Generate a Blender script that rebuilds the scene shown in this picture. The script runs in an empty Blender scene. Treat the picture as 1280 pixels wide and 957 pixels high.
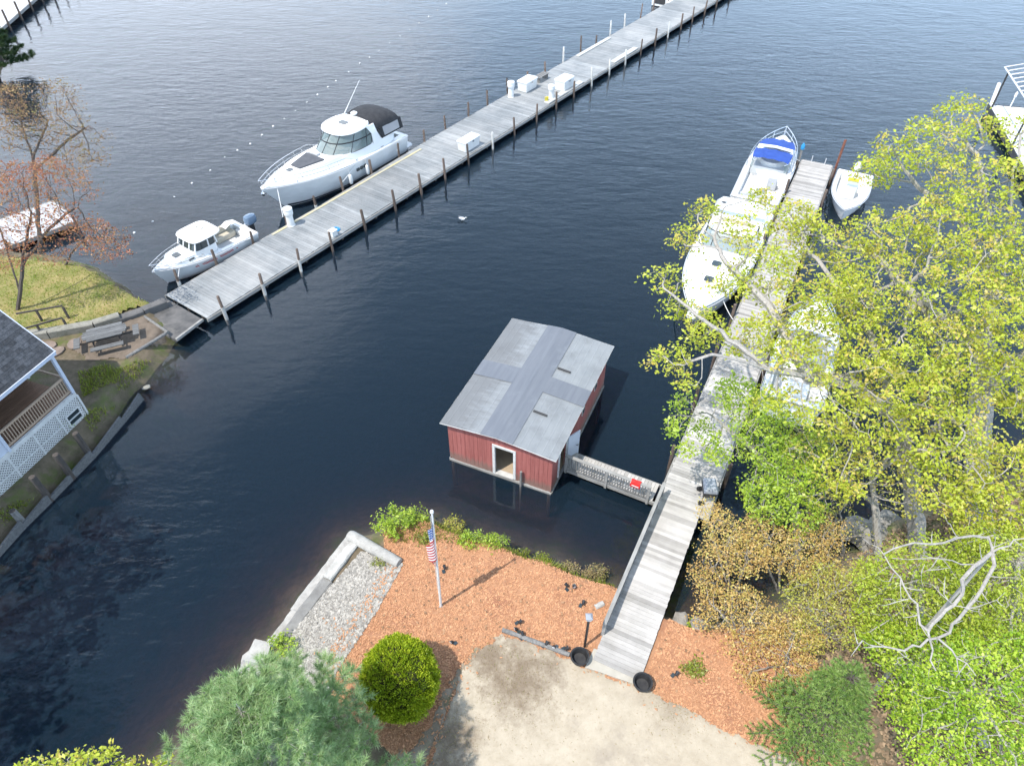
import bpy, math, random
import numpy as np
from mathutils import Vector, Matrix
random.seed(7); RNG = np.random.default_rng(11)
PI = math.pi
scene = bpy.context.scene
COL = scene.collection
# ------------------------------------------------------------------ camera
F = 881.0; PITCH = math.radians(44); H = 24.0
cd = bpy.data.cameras.new('camera'); cam = bpy.data.objects.new('camera', cd); COL.objects.link(cam)
cd.sensor_fit = 'HORIZONTAL'; cd.sensor_width = 36; cd.lens = 36 * F / 1280; cd.clip_end = 6000; cd.clip_start = .1
cam.location = (0, 0, H); cam.rotation_euler = (PI / 2 - PITCH, 0, 0)
scene.camera = cam
SP, CP = math.sin(PITCH), math.cos(PITCH)
def at(u, v, z=0.0):
    """photo pixel + height above the water -> world point (survey helper)"""
    a = (u - 640) / F; b = -(v - 478.5) / F
    d = (a, b * SP + CP, b * CP - SP); t = (z - H) / d[2]
    return Vector((d[0] * t, d[1] * t, z))
# ------------------------------------------------------------------ light
SUN_AZ = math.radians(37); SUN_EL = math.radians(61)        # shadows fall along +x +y (heading 37 deg)
w = bpy.data.worlds.new('World'); scene.world = w; w.use_nodes = True
nt = w.node_tree; bg = nt.nodes['Background']; bg.inputs[1].default_value = 0.15
sky = nt.nodes.new('ShaderNodeTexSky'); sky.sky_type = 'NISHITA'; sky.sun_disc = False
to_sun = Vector((-math.cos(SUN_AZ) * math.cos(SUN_EL), -math.sin(SUN_AZ) * math.cos(SUN_EL), math.sin(SUN_EL)))
sky.sun_elevation = SUN_EL; sky.sun_rotation = math.atan2(to_sun.x, to_sun.y); sky.air_density = 1.0; sky.dust_density = 1.2
# soft high cloud in the sky (seen mirrored in the lake)
tc = nt.nodes.new('ShaderNodeTexCoord'); mp = nt.nodes.new('ShaderNodeMapping'); mp.inputs['Scale'].default_value = (1, 1, 2.0)
ns = nt.nodes.new('ShaderNodeTexNoise'); ns.inputs['Scale'].default_value = 1.7; ns.inputs['Detail'].default_value = 5
nt.links.new(tc.outputs['Generated'], mp.inputs[0]); nt.links.new(mp.outputs[0], ns.inputs[0])
dotn = nt.nodes.new('ShaderNodeVectorMath'); dotn.operation = 'DOT_PRODUCT'
cdir = Vector((-.52, .80, .30)).normalized(); dotn.inputs[1].default_value = cdir
nrm = nt.nodes.new('ShaderNodeVectorMath'); nrm.operation = 'NORMALIZE'
nt.links.new(tc.outputs['Generated'], nrm.inputs[0]); nt.links.new(nrm.outputs[0], dotn.inputs[0])
ad = nt.nodes.new('ShaderNodeMath'); ad.operation = 'MULTIPLY_ADD'; ad.inputs[1].default_value = .35
nt.links.new(ns.outputs[0], ad.inputs[0]); nt.links.new(dotn.outputs['Value'], ad.inputs[2])
rmp = nt.nodes.new('ShaderNodeMapRange'); rmp.inputs[1].default_value = 1.07; rmp.inputs[2].default_value = 1.19; rmp.inputs[4].default_value = .95
rmp.interpolation_type = 'SMOOTHSTEP'
nt.links.new(ad.outputs[0], rmp.inputs[0])
sxyz = nt.nodes.new('ShaderNodeSeparateXYZ'); nt.links.new(nrm.outputs[0], sxyz.inputs[0])
hzm = nt.nodes.new('ShaderNodeMapRange'); hzm.interpolation_type = 'SMOOTHSTEP'; hzm.inputs[1].default_value = .92; hzm.inputs[2].default_value = .22; hzm.inputs[3].default_value = 0; hzm.inputs[4].default_value = 1.0
nt.links.new(sxyz.outputs[2], hzm.inputs[0])
nsm = nt.nodes.new('ShaderNodeMapRange'); nsm.inputs[1].default_value = .35; nsm.inputs[2].default_value = .65; nsm.inputs[3].default_value = .65; nsm.inputs[4].default_value = 1.0; nt.links.new(ns.outputs[0], nsm.inputs[0])
hml = nt.nodes.new('ShaderNodeMath'); hml.operation = 'MULTIPLY'; nt.links.new(hzm.outputs[0], hml.inputs[0]); nt.links.new(nsm.outputs[0], hml.inputs[1])
hmx = nt.nodes.new('ShaderNodeMath'); hmx.operation = 'MAXIMUM'; nt.links.new(hml.outputs[0], hmx.inputs[0]); hmx.inputs[1].default_value = 0
cmx = nt.nodes.new('ShaderNodeMix'); cmx.data_type = 'RGBA'; cmx.inputs[7].default_value = (9.6, 12.8, 17, 1)
nt.links.new(hmx.outputs[0], cmx.inputs[0]); nt.links.new(sky.outputs[0], cmx.inputs[6]); cm2 = nt.nodes.new('ShaderNodeMix'); cm2.data_type = 'RGBA'; cm2.inputs[7].default_value = (15, 16.5, 19, 1)   # the bright cloud bank to the north-west
nt.links.new(rmp.outputs[0], cm2.inputs[0]); nt.links.new(cmx.outputs[2], cm2.inputs[6]); nt.links.new(cm2.outputs[2], bg.inputs[0])
sl = bpy.data.lights.new('sun', 'SUN'); sl.energy = 4.4; sl.angle = math.radians(.53); sl.color = (1, .95, .88)
sun = bpy.data.objects.new('sun', sl); COL.objects.link(sun); sun.rotation_euler = to_sun.to_track_quat('Z', 'Y').to_euler(); sun.location = to_sun * 80
vs = scene.view_settings; vs.view_transform = 'Standard'; vs.look = 'None'; vs.gamma = 1; vs.exposure = 0.3; vs.use_curve_mapping = False
scene.render.engine = 'CYCLES'; scene.cycles.transparent_max_bounces = 16; scene.cycles.max_bounces = 5; scene.cycles.diffuse_bounces = 2; scene.cycles.glossy_bounces = 3; scene.cycles.transmission_bounces = 3
scene.cycles.volume_step_rate = 4

# ------------------------------------------------------------------ materials
def nodes(name):
    m = bpy.data.materials.new(name); m.use_nodes = True
    return m, m.node_tree, m.node_tree.nodes['Principled BSDF']
def N(t, kind, **kw):
    n = t.nodes.new(kind)
    for k, v in kw.items():
        if k in n.inputs: n.inputs[k].default_value = v
        else: setattr(n, k, v)
    return n
def rgb(c): return (c[0], c[1], c[2], 1)
def mat(name, c1, c2=None, scale=4, stretch=(1, 1, 1), rough=.7, bump=0.0, bscale=None, tint=0.0, metal=0, c3=None, s3=.6, t3=(.55, .75), coat=0, spec=.4, det=5, lo=.35, hi=.65):
    m, t, b = nodes(name)
    b.inputs['Roughness'].default_value = rough; b.inputs['Metallic'].default_value = metal
    b.inputs['Coat Weight'].default_value = coat; b.inputs['Specular IOR Level'].default_value = spec
    tc = N(t, 'ShaderNodeTexCoord'); mp = N(t, 'ShaderNodeMapping'); mp.inputs['Scale'].default_value = stretch
    t.links.new(tc.outputs['Object'], mp.inputs[0])
    n1 = N(t, 'ShaderNodeTexNoise', Scale=scale, Detail=det, Roughness=.65); t.links.new(mp.outputs[0], n1.inputs[0])
    r1 = N(t, 'ShaderNodeMapRange'); r1.inputs[1].default_value = lo; r1.inputs[2].default_value = hi; t.links.new(n1.outputs[0], r1.inputs[0])
    mx = N(t, 'ShaderNodeMix', data_type='RGBA'); mx.inputs[6].default_value = rgb(c1); mx.inputs[7].default_value = rgb(c2 or c1)
    t.links.new(r1.outputs[0], mx.inputs[0]); out = mx.outputs[2]
    if c3:
        n3 = N(t, 'ShaderNodeTexNoise', Scale=s3, Detail=6, Roughness=.7); t.links.new(tc.outputs['Object'], n3.inputs[0])
        r3 = N(t, 'ShaderNodeMapRange'); r3.inputs[1].default_value = t3[0]; r3.inputs[2].default_value = t3[1]; t.links.new(n3.outputs[0], r3.inputs[0])
        m3 = N(t, 'ShaderNodeMix', data_type='RGBA'); t.links.new(out, m3.inputs[6]); m3.inputs[7].default_value = rgb(c3)
        t.links.new(r3.outputs[0], m3.inputs[0]); out = m3.outputs[2]
    if tint:
        at_ = N(t, 'ShaderNodeAttribute', attribute_name='tint')
        mm = N(t, 'ShaderNodeMath', operation='MULTIPLY_ADD'); mm.inputs[1].default_value = tint; mm.inputs[2].default_value = 1 - tint / 2
        t.links.new(at_.outputs['Fac'], mm.inputs[0])
        vm = N(t, 'ShaderNodeVectorMath', operation='SCALE'); t.links.new(out, vm.inputs[0]); t.links.new(mm.outputs[0], vm.inputs['Scale']); out = vm.outputs[0]
    t.links.new(out, b.inputs['Base Color'])
    if bump:
        nb = N(t, 'ShaderNodeTexNoise', Scale=bscale or scale * 3, Detail=6, Roughness=.7); t.links.new(mp.outputs[0], nb.inputs[0])
        bp = N(t, 'ShaderNodeBump', Strength=bump, Distance=.05); t.links.new(nb.outputs[0], bp.inputs['Height']); t.links.new(bp.outputs[0], b.inputs['Normal'])
    return m
def leafmat(name, cols, transl=.45, rough=.55):
    """leaf colour varies leaf by leaf through the 'tint' attribute"""
    m, t, b = nodes(name); t.nodes.remove(b)
    a = N(t, 'ShaderNodeAttribute', attribute_name='tint'); r = N(t, 'ShaderNodeValToRGB'); t.links.new(a.outputs['Fac'], r.inputs[0])
    e = r.color_ramp.elements
    while len(e) < len(cols): e.new(.5)
    for i, c in enumerate(cols): e[i].position = i / (len(cols) - 1); e[i].color = rgb(c)
    d = N(t, 'ShaderNodeBsdfDiffuse'); tr = N(t, 'ShaderNodeBsdfTranslucent'); ms = N(t, 'ShaderNodeMixShader'); ms.inputs[0].default_value = transl
    gl = N(t, 'ShaderNodeBsdfGlossy', Roughness=.45); gl.inputs[0].default_value = (1, 1, 1, 1); m2 = N(t, 'ShaderNodeMixShader'); m2.inputs[0].default_value = .03
    t.links.new(r.outputs[0], d.inputs[0]); t.links.new(r.outputs[0], tr.inputs[0])
    t.links.new(d.outputs[0], ms.inputs[1]); t.links.new(tr.outputs[0], ms.inputs[2])
    t.links.new(ms.outputs[0], m2.inputs[1]); t.links.new(gl.outputs[0], m2.inputs[2])
    t.links.new(m2.outputs[0], t.nodes['Material Output'].inputs[0]); return m
def glassmat(name, col, trans=.35, rough=.05):
    m, t, b = nodes(name); b.inputs['Base Color'].default_value = rgb(col); b.inputs['Roughness'].default_value = rough; b.inputs['Specular IOR Level'].default_value = .8
    tr = N(t, 'ShaderNodeBsdfTransparent'); ms = N(t, 'ShaderNodeMixShader'); ms.inputs[0].default_value = trans
    t.links.new(b.outputs[0], ms.inputs[1]); t.links.new(tr.outputs[0], ms.inputs[2]); t.links.new(ms.outputs[0], t.nodes['Material Output'].inputs[0]); return m

M = {}
M['deck'] = mat('weathered_planks', (.245, .26, .265), (.175, .19, .197), 1.2, (6, .5, 1), .8, .25, 9, tint=.27, c3=(.34, .345, .34), s3=.35, t3=(.4, .7))
M['deck2'] = mat('pale_planks', (.385, .37, .345), (.295, .28, .26), 1.2, (5, .6, 1), .8, .25, 9, tint=.45, c3=(.47, .45, .43), s3=.5, t3=(.4, .7))
M['fascia'] = mat('grey_board', (.34, .335, .32), (.22, .215, .2), 2, (.6, 3, 3), .85, .2, 8)
M['darkwood'] = mat('dark_timber', (.10, .085, .075), (.055, .048, .042), 5, (3, 3, .6), .9, .3, 9)
M['browpile'] = mat('brown_piling', (.16, .12, .095), (.085, .065, .055), 6, (3, 3, .5), .85, .3, 9, tint=.6)
M['ply'] = mat('dark_plywood', (.14, .135, .13), (.075, .075, .075), 1.6, rough=.85, bump=.2, c3=(.20, .19, .17), s3=.7)
M['greywood'] = mat('grey_timber', (.25, .245, .235), (.14, .138, .132), 3, (4, 4, .8), .9, .3, 8, tint=.35)
M['sleeve'] = mat('pale_sleeve', (.55, .55, .52), (.40, .39, .36), 3, rough=.6)
M['yellow'] = mat('faded_yellow', (.50, .44, .24), (.42, .40, .33), 1.5, (1, 1, 1), .8)
M['gel'] = mat('white_gelcoat', (.80, .80, .78), (.75, .75, .73), .7, rough=.25, coat=.4)
M['gelgrey'] = mat('nonskid_deck', (.70, .70, .68), (.64, .64, .62), 1.5, rough=.5)
M['hullwhite'] = mat('hull_white', (.74, .75, .75), (.66, .67, .67), 1.2, (1, 1, 2), rough=.22, coat=.4)
M['stripe'] = mat('dark_boot_stripe', (.03, .035, .045), rough=.4)
M['black'] = mat('black_canvas', (.022, .023, .026), (.04, .04, .043), 3, rough=.85, bump=.15, bscale=14)
M['rubber'] = mat('black_plastic', (.02, .02, .021), (.035, .035, .036), 6, rough=.5)
M['pad'] = mat('grey_pad', (.075, .08, .09), (.10, .105, .115), 3, rough=.8, bump=.1)
M['padlight'] = mat('light_pad', (.45, .46, .47), (.38, .39, .4), 2, rough=.7)
M['blue'] = mat('blue_canvas', (.02, .06, .27), (.03, .08, .33), 2.5, rough=.8, bump=.2, bscale=9)
M['steel'] = mat('steel_rail', (.62, .63, .64), rough=.25, metal=.85)
M['alu'] = mat('aluminium', (.66, .67, .68), (.58, .59, .6), 5, rough=.45, metal=.3)
M['glass'] = glassmat('windshield_glass', (.17, .23, .22), .38)
M['darkglass'] = glassmat('tinted_glass', (.035, .05, .055), .12)
M['clear'] = glassmat('clear_vinyl', (.42, .42, .43), .2, .2)
M['beige'] = mat('beige_vinyl', (.55, .50, .40), (.48, .43, .34), 3, rough=.6)
M['motor'] = mat('blue_grey_cowl', (.13, .19, .27), rough=.3, coat=.3)
M['red'] = mat('red_cloth', (.62, .03, .025), (.5, .02, .02), 4, rough=.8)
M['redpaint'] = mat('red_lettering', (.50, .03, .03), rough=.5)
M['yellowp'] = mat('yellow_plastic', (.6, .5, .06), rough=.5)
M['bluep'] = mat('blue_plastic', (.03, .25, .50), rough=.5)
M['whitep'] = mat('white_plastic', (.72, .72, .70), (.64, .64, .62), 2, rough=.5)
M['barn'] = mat('faded_red_boards', (.37, .125, .108), (.28, .085, .074), 2.2, (5, 5, .35), .8, .2, 9, tint=.14, c3=(.40, .155, .135), s3=1.1, t3=(.5, .8))
M['trim'] = mat('white_trim', (.66, .66, .64), (.55, .55, .53), 4, rough=.6)
M['roofl'] = mat('galvanised_roof', (.245, .26, .27), (.205, .22, .23), 1.4, (1.5, .7, 1), .5, .05, 6, metal=.0, c3=(.15, .155, .16), s3=.9, t3=(.52, .8))
M['roofd'] = mat('grey_membrane', (.125, .14, .165), (.155, .17, .195), 1.2, (5, .4, 1), .7, c3=(.19, .21, .235), s3=1.1, t3=(.55, .85))
M['slot'] = mat('dark_slot', (.05, .05, .05), rough=.8)
M['floor'] = mat('plywood_floor', (.42, .33, .22), (.33, .25, .17), 2, rough=.8)
M['conc'] = mat('weathered_concrete', (.52, .51, .48), (.36, .35, .32), 2.5, rough=.9, bump=.35, bscale=9, c3=(.22, .21, .19), s3=1.1, t3=(.58, .75))
M['concwhite'] = mat('pale_concrete', (.44, .43, .40), (.31, .30, .28), 3, rough=.9, bump=.3, bscale=9, c3=(.22, .21, .195), s3=1.6, t3=(.52, .75))
M['stone'] = mat('grey_stone', (.30, .285, .26), (.18, .17, .155), 3, rough=.9, bump=.5, bscale=8, tint=.4)
M['gravel'] = mat('gravel_stones', (.37, .35, .31), (.30, .28, .25), 9, rough=.9, tint=.8)
M['gravelbase'] = mat('gravel_bed', (.27, .26, .24), (.16, .155, .145), 9, rough=.95, bump=.6, bscale=22)
M['mulch'] = mat('bark_mulch', (.46, .25, .14), (.37, .18, .095), 7, rough=.95, bump=.8, bscale=26, c3=(.30, .135, .08), s3=.8, t3=(.5, .75))
M['chip'] = mat('bark_chips', (.52, .285, .155), (.44, .22, .115), 4, rough=.95, tint=.42)
M['sand'] = mat('sandy_gravel', (.455, .395, .305), (.375, .32, .24), 2.4, rough=.95, bump=.35, bscale=22, c3=(.30, .255, .20), s3=.42, t3=(.56, .72), det=9)
M['soil'] = mat('dry_grassy_soil', (.33, .27, .20), (.24, .195, .14), 3, rough=.95, bump=.6, bscale=14, c3=(.17, .17, .07), s3=.9, t3=(.5, .7))
M['apron'] = mat('pale_apron', (.44, .41, .35), (.37, .345, .29), 2, rough=.9, bump=.15)
M['drygrass'] = mat('dry_grass_patch', (.31, .25, .175), (.40, .34, .26), 2.2, rough=.95, bump=.5, bscale=18, c3=(.48, .425, .34), s3=1.6, t3=(.5, .7), det=9)
M['table'] = mat('dark_grey_timber', (.17, .175, .175), (.10, .103, .105), 3, (.8, 4, 4), .9, .3, 8, tint=.4)
M['oldconc'] = mat('mossy_concrete', (.30, .29, .25), (.20, .195, .165), 2.5, rough=.9, bump=.35, bscale=9, c3=(.14, .14, .10), s3=1.1, t3=(.5, .7))
M['lawn'] = mat('spring_lawn', (.27, .215, .085), (.16, .18, .045), 1.0, rough=.95, bump=.6, bscale=16, c3=(.36, .29, .13), s3=.55, t3=(.48, .68))
M['leaf_litter'] = mat('earth_litter', (.18, .14, .095), (.10, .085, .05), 2.5, rough=.95, bump=.6, bscale=12, c3=(.10, .125, .03), s3=.7, t3=(.5, .66))
M['dirt'] = mat('brown_dirt', (.19, .15, .115), (.13, .105, .08), 3, rough=.95, bump=.4, bscale=16, c3=(.23, .19, .15), s3=1.3)
M['rocklawn'] = mat('flagstone', (.26, .20, .165), (.19, .15, .12), 3, rough=.9, bump=.3)
M['shingle'] = mat('grey_shingles', (.075, .08, .09), (.035, .04, .046), 7, (1, 1, 1), .9, .5, 12, tint=.7)
M['siding'] = mat('pale_siding', (.56, .60, .68), (.52, .56, .64), 2, rough=.6)
M['porch'] = mat('porch_boards', (.22, .125, .075), (.16, .09, .055), 3, (1, 6, 1), .7, tint=.5)
M['porchrail'] = mat('porch_rail', (.44, .33, .24), (.38, .28, .2), 3, rough=.7)
M['bark'] = mat('oak_bark', (.42, .39, .35), (.25, .23, .205), 5, (3, 3, .7), .9, .4, 9)
M['barkdark'] = mat('dark_bark', (.12, .10, .085), (.075, .062, .055), 5, (3, 3, .7), .9, .4, 9)
M['barkpale'] = mat('bare_pale_wood', (.42, .39, .35), (.27, .25, .225), 4, (3, 3, .7), .85, .3, 9)
M['metaldark'] = mat('dark_metal', (.025, .025, .027), rough=.45)
M['lens'] = mat('lamp_lens', (.55, .56, .58), rough=.2)
M['char'] = mat('charcoal_metal', (.03, .03, .032), (.05, .05, .05), 5, rough=.5)
M['greypl'] = mat('grey_plastic', (.33, .36, .40), (.27, .29, .33), 4, rough=.5)
L = {}
L['oak'] = leafmat('oak_leaves', [(0.37, 0.35, 0.045), (0.45, 0.53, 0.045), (0.54, 0.61, 0.055), (0.61, 0.66, 0.085), (0.66, 0.53, 0.13)], .5)
L['oakgreen'] = leafmat('spring_leaves', [(0.25, 0.38, 0.04), (0.36, 0.52, 0.05), (0.46, 0.6, 0.06), (0.54, 0.65, 0.09)], .5)
L['bright'] = leafmat('bright_leaves', [(0.19, 0.33, 0.02), (0.33, 0.51, 0.03), (0.47, 0.62, 0.05), (0.62, 0.72, 0.1)], .5)
L['lime'] = leafmat('lime_leaves', [(.30, .36, .03), (.40, .52, .04), (.50, .60, .06), (.60, .64, .12)], .5)
L['copper'] = leafmat('copper_leaves', [(0.43, 0.27, 0.09), (0.6, 0.4, 0.13), (0.67, 0.47, 0.16), (0.52, 0.48, 0.11), (0.73, 0.56, 0.22)], .4)
L['olive'] = leafmat('olive_leaves', [(0.42, 0.36, 0.08), (0.45, 0.48, 0.07), (0.55, 0.56, 0.1), (0.6, 0.46, 0.17)], .45)
L['redbud'] = leafmat('red_buds', [(0.3, 0.11, 0.065), (0.42, 0.16, 0.08), (0.5, 0.23, 0.1), (0.36, 0.24, 0.09), (0.55, 0.22, 0.1)], .4)
L['rust'] = leafmat('rust_buds', [(0.25, 0.15, 0.085), (0.36, 0.21, 0.1), (0.42, 0.27, 0.12), (0.31, 0.27, 0.1)], .4)
L['globe'] = leafmat('globe_sprays', [(0.16, 0.23, 0.012), (0.29, 0.4, 0.02), (0.44, 0.54, 0.03), (0.56, 0.63, 0.05)], .3)
L['pine'] = leafmat('pine_needles', [(0.16, 0.27, 0.09), (0.26, 0.4, 0.15), (0.37, 0.51, 0.22), (0.46, 0.57, 0.3)], .25)
L['hemlock'] = leafmat('hemlock_needles', [(0.07, 0.14, 0.03), (0.14, 0.25, 0.05), (0.22, 0.34, 0.07), (0.32, 0.42, 0.12)], .25)
L['darkgreen'] = leafmat('dark_needles', [(.02, .045, .018), (.04, .075, .025), (.07, .11, .035)], .2)
L['ground'] = leafmat('ground_plants', [(.20, .20, .05), (.22, .30, .03), (.32, .38, .04), (.36, .33, .11)], .4)
L['straw'] = leafmat('straw', [(.30, .22, .11), (.42, .33, .18), (.25, .27, .06)], .3)

# ------------------------------------------------------------------ mesh helpers
class MB:
    def __init__(s): s.v = []; s.f = []; s.t = []
    def add(s, vs, fs, tint=.5):
        o = len(s.v); s.v += [tuple(p) for p in vs]
        for q in fs: s.f.append(tuple(i + o for i in q)); s.t.append(tint)
    def box(s, x0, x1, y0, y1, z0, z1, tint=.5):
        s.add([(x0, y0, z0), (x1, y0, z0), (x1, y1, z0), (x0, y1, z0), (x0, y0, z1), (x1, y0, z1), (x1, y1, z1), (x0, y1, z1)],
              [(3, 2, 1, 0), (4, 5, 6, 7), (0, 1, 5, 4), (1, 2, 6, 5), (2, 3, 7, 6), (3, 0, 4, 7)], tint); return s
    def beam(s, p, q, wd, ht, tint=.5, up=(0, 0, 1)):
        p = Vector(p); q = Vector(q); d = (q - p).normalized(); u = Vector(up); n = d.cross(u)
        if n.length < 1e-4: u = Vector((1, 0, 0)); n = d.cross(u)
        n.normalize(); u = n.cross(d); a = n * wd / 2; b = u * ht / 2
        vs = [p - a - b, p + a - b, p + a + b, p - a + b, q - a - b, q + a - b, q + a + b, q - a + b]
        s.add(vs, [(0, 1, 2, 3), (7, 6, 5, 4), (4, 5, 1, 0), (5, 6, 2, 1), (6, 7, 3, 2), (7, 4, 0, 3)], tint); return s
    def tube(s, path, r, n=7, tint=.5, cap=True, closed=False):
        path = [Vector(p) for p in path]; k = len(path)
        if not hasattr(r, '__len__'): r = [r] * k
        vs = []; ref = None
        for i, p in enumerate(path):
            if closed: d = (path[(i + 1) % k] - path[i - 1])
            else: d = path[min(i + 1, k - 1)] - path[max(i - 1, 0)]
            d.normalize()
            if ref is None:
                ref = Vector((0, 0, 1)) if abs(d.z) < .9 else Vector((1, 0, 0))
            a = d.cross(ref)
            if a.length < 1e-4: a = d.cross(Vector((0, 1, 0)))
            a.normalize(); b = a.cross(d); ref = b
            for j in range(n):
                th = 2 * PI * j / n; vs.append(p + a * (math.cos(th) * r[i]) + b * (math.sin(th) * r[i]))
        fs = []
        for i in range(k if closed else k - 1):
            i2 = (i + 1) % k
            for j in range(n): fs.append((i * n + j, i * n + (j + 1) % n, i2 * n + (j + 1) % n, i2 * n + j))
        if cap and not closed: fs += [tuple(range(n))[::-1], tuple((k - 1) * n + j for j in range(n))]
        s.add(vs, fs, tint); return s
    def loft(s, rings, cap0=True, cap1=True, closed=True, tint=.5):
        n = len(rings[0]); vs = [p for r in rings for p in r]; fs = []
        for i in range(len(rings) - 1):
            for j in range(n if closed else n - 1): fs.append((i * n + j, i * n + (j + 1) % n, (i + 1) * n + (j + 1) % n, (i + 1) * n + j))
        if cap0: fs.append(tuple(range(n))[::-1])
        if cap1: fs.append(tuple((len(rings) - 1) * n + j for j in range(n)))
        s.add(vs, fs, tint); return s
    def prism(s, poly, z0, z1, tint=.5):
        return s.loft([[(p[0], p[1], z0) for p in poly], [(p[0], p[1], z1) for p in poly]], tint=tint)
    def lathe(s, prof, n=16, c=(0, 0), tint=.5):
        return s.loft([[(c[0] + r * math.cos(2 * PI * j / n), c[1] + r * math.sin(2 * PI * j / n), z) for j in range(n)] for r, z in prof], tint=tint)
    def build(s, name, m, parent=None, smooth=False, bevel=0):
        me = bpy.data.meshes.new(name); me.from_pydata(s.v, [], s.f); me.update()
        a = me.attributes.new('tint', 'FLOAT', 'FACE'); a.data.foreach_set('value', s.t)
        me.materials.append(m)
        if smooth:
            me.polygons.foreach_set('use_smooth', [True] * len(me.polygons))
            me.set_sharp_from_angle(angle=math.radians(38))
        o = bpy.data.objects.new(name, me); COL.objects.link(o)
        if parent: o.parent = parent
        if bevel:
            b = o.modifiers.new('b', 'BEVEL'); b.width = bevel; b.segments = 2; b.limit_method = 'ANGLE'
        return o
def fastmesh(name, verts, k, m, tint, parent=None, smooth=False):
    """verts: (n*k,3) array, n polygons of k corners each"""
    n = len(verts) // k; me = bpy.data.meshes.new(name)
    me.vertices.add(n * k); me.vertices.foreach_set('co', np.asarray(verts, np.float32).ravel())
    me.loops.add(n * k); me.loops.foreach_set('vertex_index', np.arange(n * k, dtype=np.int32))
    me.polygons.add(n); me.polygons.foreach_set('loop_start', np.arange(0, n * k, k, dtype=np.int32))
    me.update(calc_edges=True)
    a = me.attributes.new('tint', 'FLOAT', 'FACE'); a.data.foreach_set('value', np.asarray(tint, np.float32))
    me.materials.append(m); o = bpy.data.objects.new(name, me); COL.objects.link(o)
    if parent: o.parent = parent
    return o
def tag(o, label=None, cat=None, group=None, kind=None):
    if label: o['label'] = label
    if cat: o['category'] = cat
    if group: o['group'] = group
    if kind: o['kind'] = kind
    return o
def empty(name, loc, rz=0, label=None, cat=None, group=None):
    o = bpy.data.objects.new(name, None); COL.objects.link(o); o.empty_display_size = .3
    o.location = loc; o.rotation_euler = (0, 0, rz); return tag(o, label, cat, group)
def copy_tree(o, parent=None):
    c = o.copy(); COL.objects.link(c)
    if parent: c.parent = parent
    for ch in list(o.children): copy_tree(ch, c)
    return c
def interp(x, xs, ys): return float(np.interp(x, xs, ys))

# ------------------------------------------------------------------ terrain
def px(pts, z=0): return [(at(u, v, z).x, at(u, v, z).y) for u, v in pts]
near_poly = px([(322, 818), (445, 672), (470, 668), (482, 655), (540, 648), (585, 668), (640, 684), (690, 700), (722, 716), (770, 728), (800, 756), (850, 776), (880, 780), (960, 762), (1040, 705), (1085, 662), (1180, 622), (1280, 592), (1420, 555), (1750, 480)])
near_poly += [(60, 30), (60, -8), (-16, -8)] + px([(60, 1090), (150, 1000), (230, 925)])
left_poly = px([(-900, 330), (-300, 318), (-120, 312), (0, 316), (60, 322), (100, 326), (135, 342), (170, 368), (207, 387), (222, 420), (214, 446), (168, 495), (150, 525), (115, 568), (62, 622), (28, 655), (0, 685), (-60, 745), (-200, 880), (-500, 1000)]) + [(-60, 5), (-75, 30)]
far_poly = px([(-300, 250), (-120, 210), (-45, 125), (-12, 112), (2, 92), (8, 70), (-10, 40), (-60, 20), (-300, 10)])
def sdist(P, poly):
    """signed distance, negative inside; P (n,2)"""
    poly = np.array(poly); d = np.full(len(P), 1e9); ins = np.zeros(len(P), bool)
    for i in range(len(poly)):
        a = poly[i]; b = poly[(i + 1) % len(poly)]; ab = b - a
        t = np.clip(((P - a) @ ab) / (ab @ ab), 0, 1); q = a + t[:, None] * ab
        d = np.minimum(d, np.hypot(*(P - q).T))
        c = ((a[1] > P[:, 1]) != (b[1] > P[:, 1])) & (P[:, 0] < (b[0] - a[0]) * (P[:, 1] - a[1]) / (b[1] - a[1] + 1e-12) + a[0])
        ins ^= c
    return np.where(ins, -d, d)
def vnoise(P, s, seed=0):
    """smooth pseudo noise in about -1..1"""
    x, y = P[:, 0] * s, P[:, 1] * s; r = np.zeros(len(P)); g = np.random.default_rng(seed)
    for k in range(7):
        a = g.uniform(0, 2 * PI); f = g.uniform(.5, 2.1); ph = g.uniform(0, 6.28)
        r += np.sin((x * math.cos(a) + y * math.sin(a)) * f + ph) / 7 * 1.7
    return r
LANDZ = [(near_poly, 1.0, .9, 6.5), (left_poly, .8, .8, 3.0), (far_poly, .8, 1.0, 4.5)]
def hgt(P):
    P = np.asarray(P, float); z = np.full(len(P), -4.6)
    for poly, top, run, fall in LANDZ:
        d = sdist(P, poly) + .18 * vnoise(P, 2.6, 3)
        t = np.clip(-d / run, 0, 1); up = top * (t * t * (3 - 2 * t)) + .03 * vnoise(P, 1.1, 5) * t
        dn = -4.6 * (1 - np.exp(-np.clip(d, 0, 99) / fall)) - .05
        z = np.maximum(z, np.where(d < 0, up, dn))
    return z
def hz(x, y): return float(hgt(np.array([[x, y]]))[0])
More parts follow.
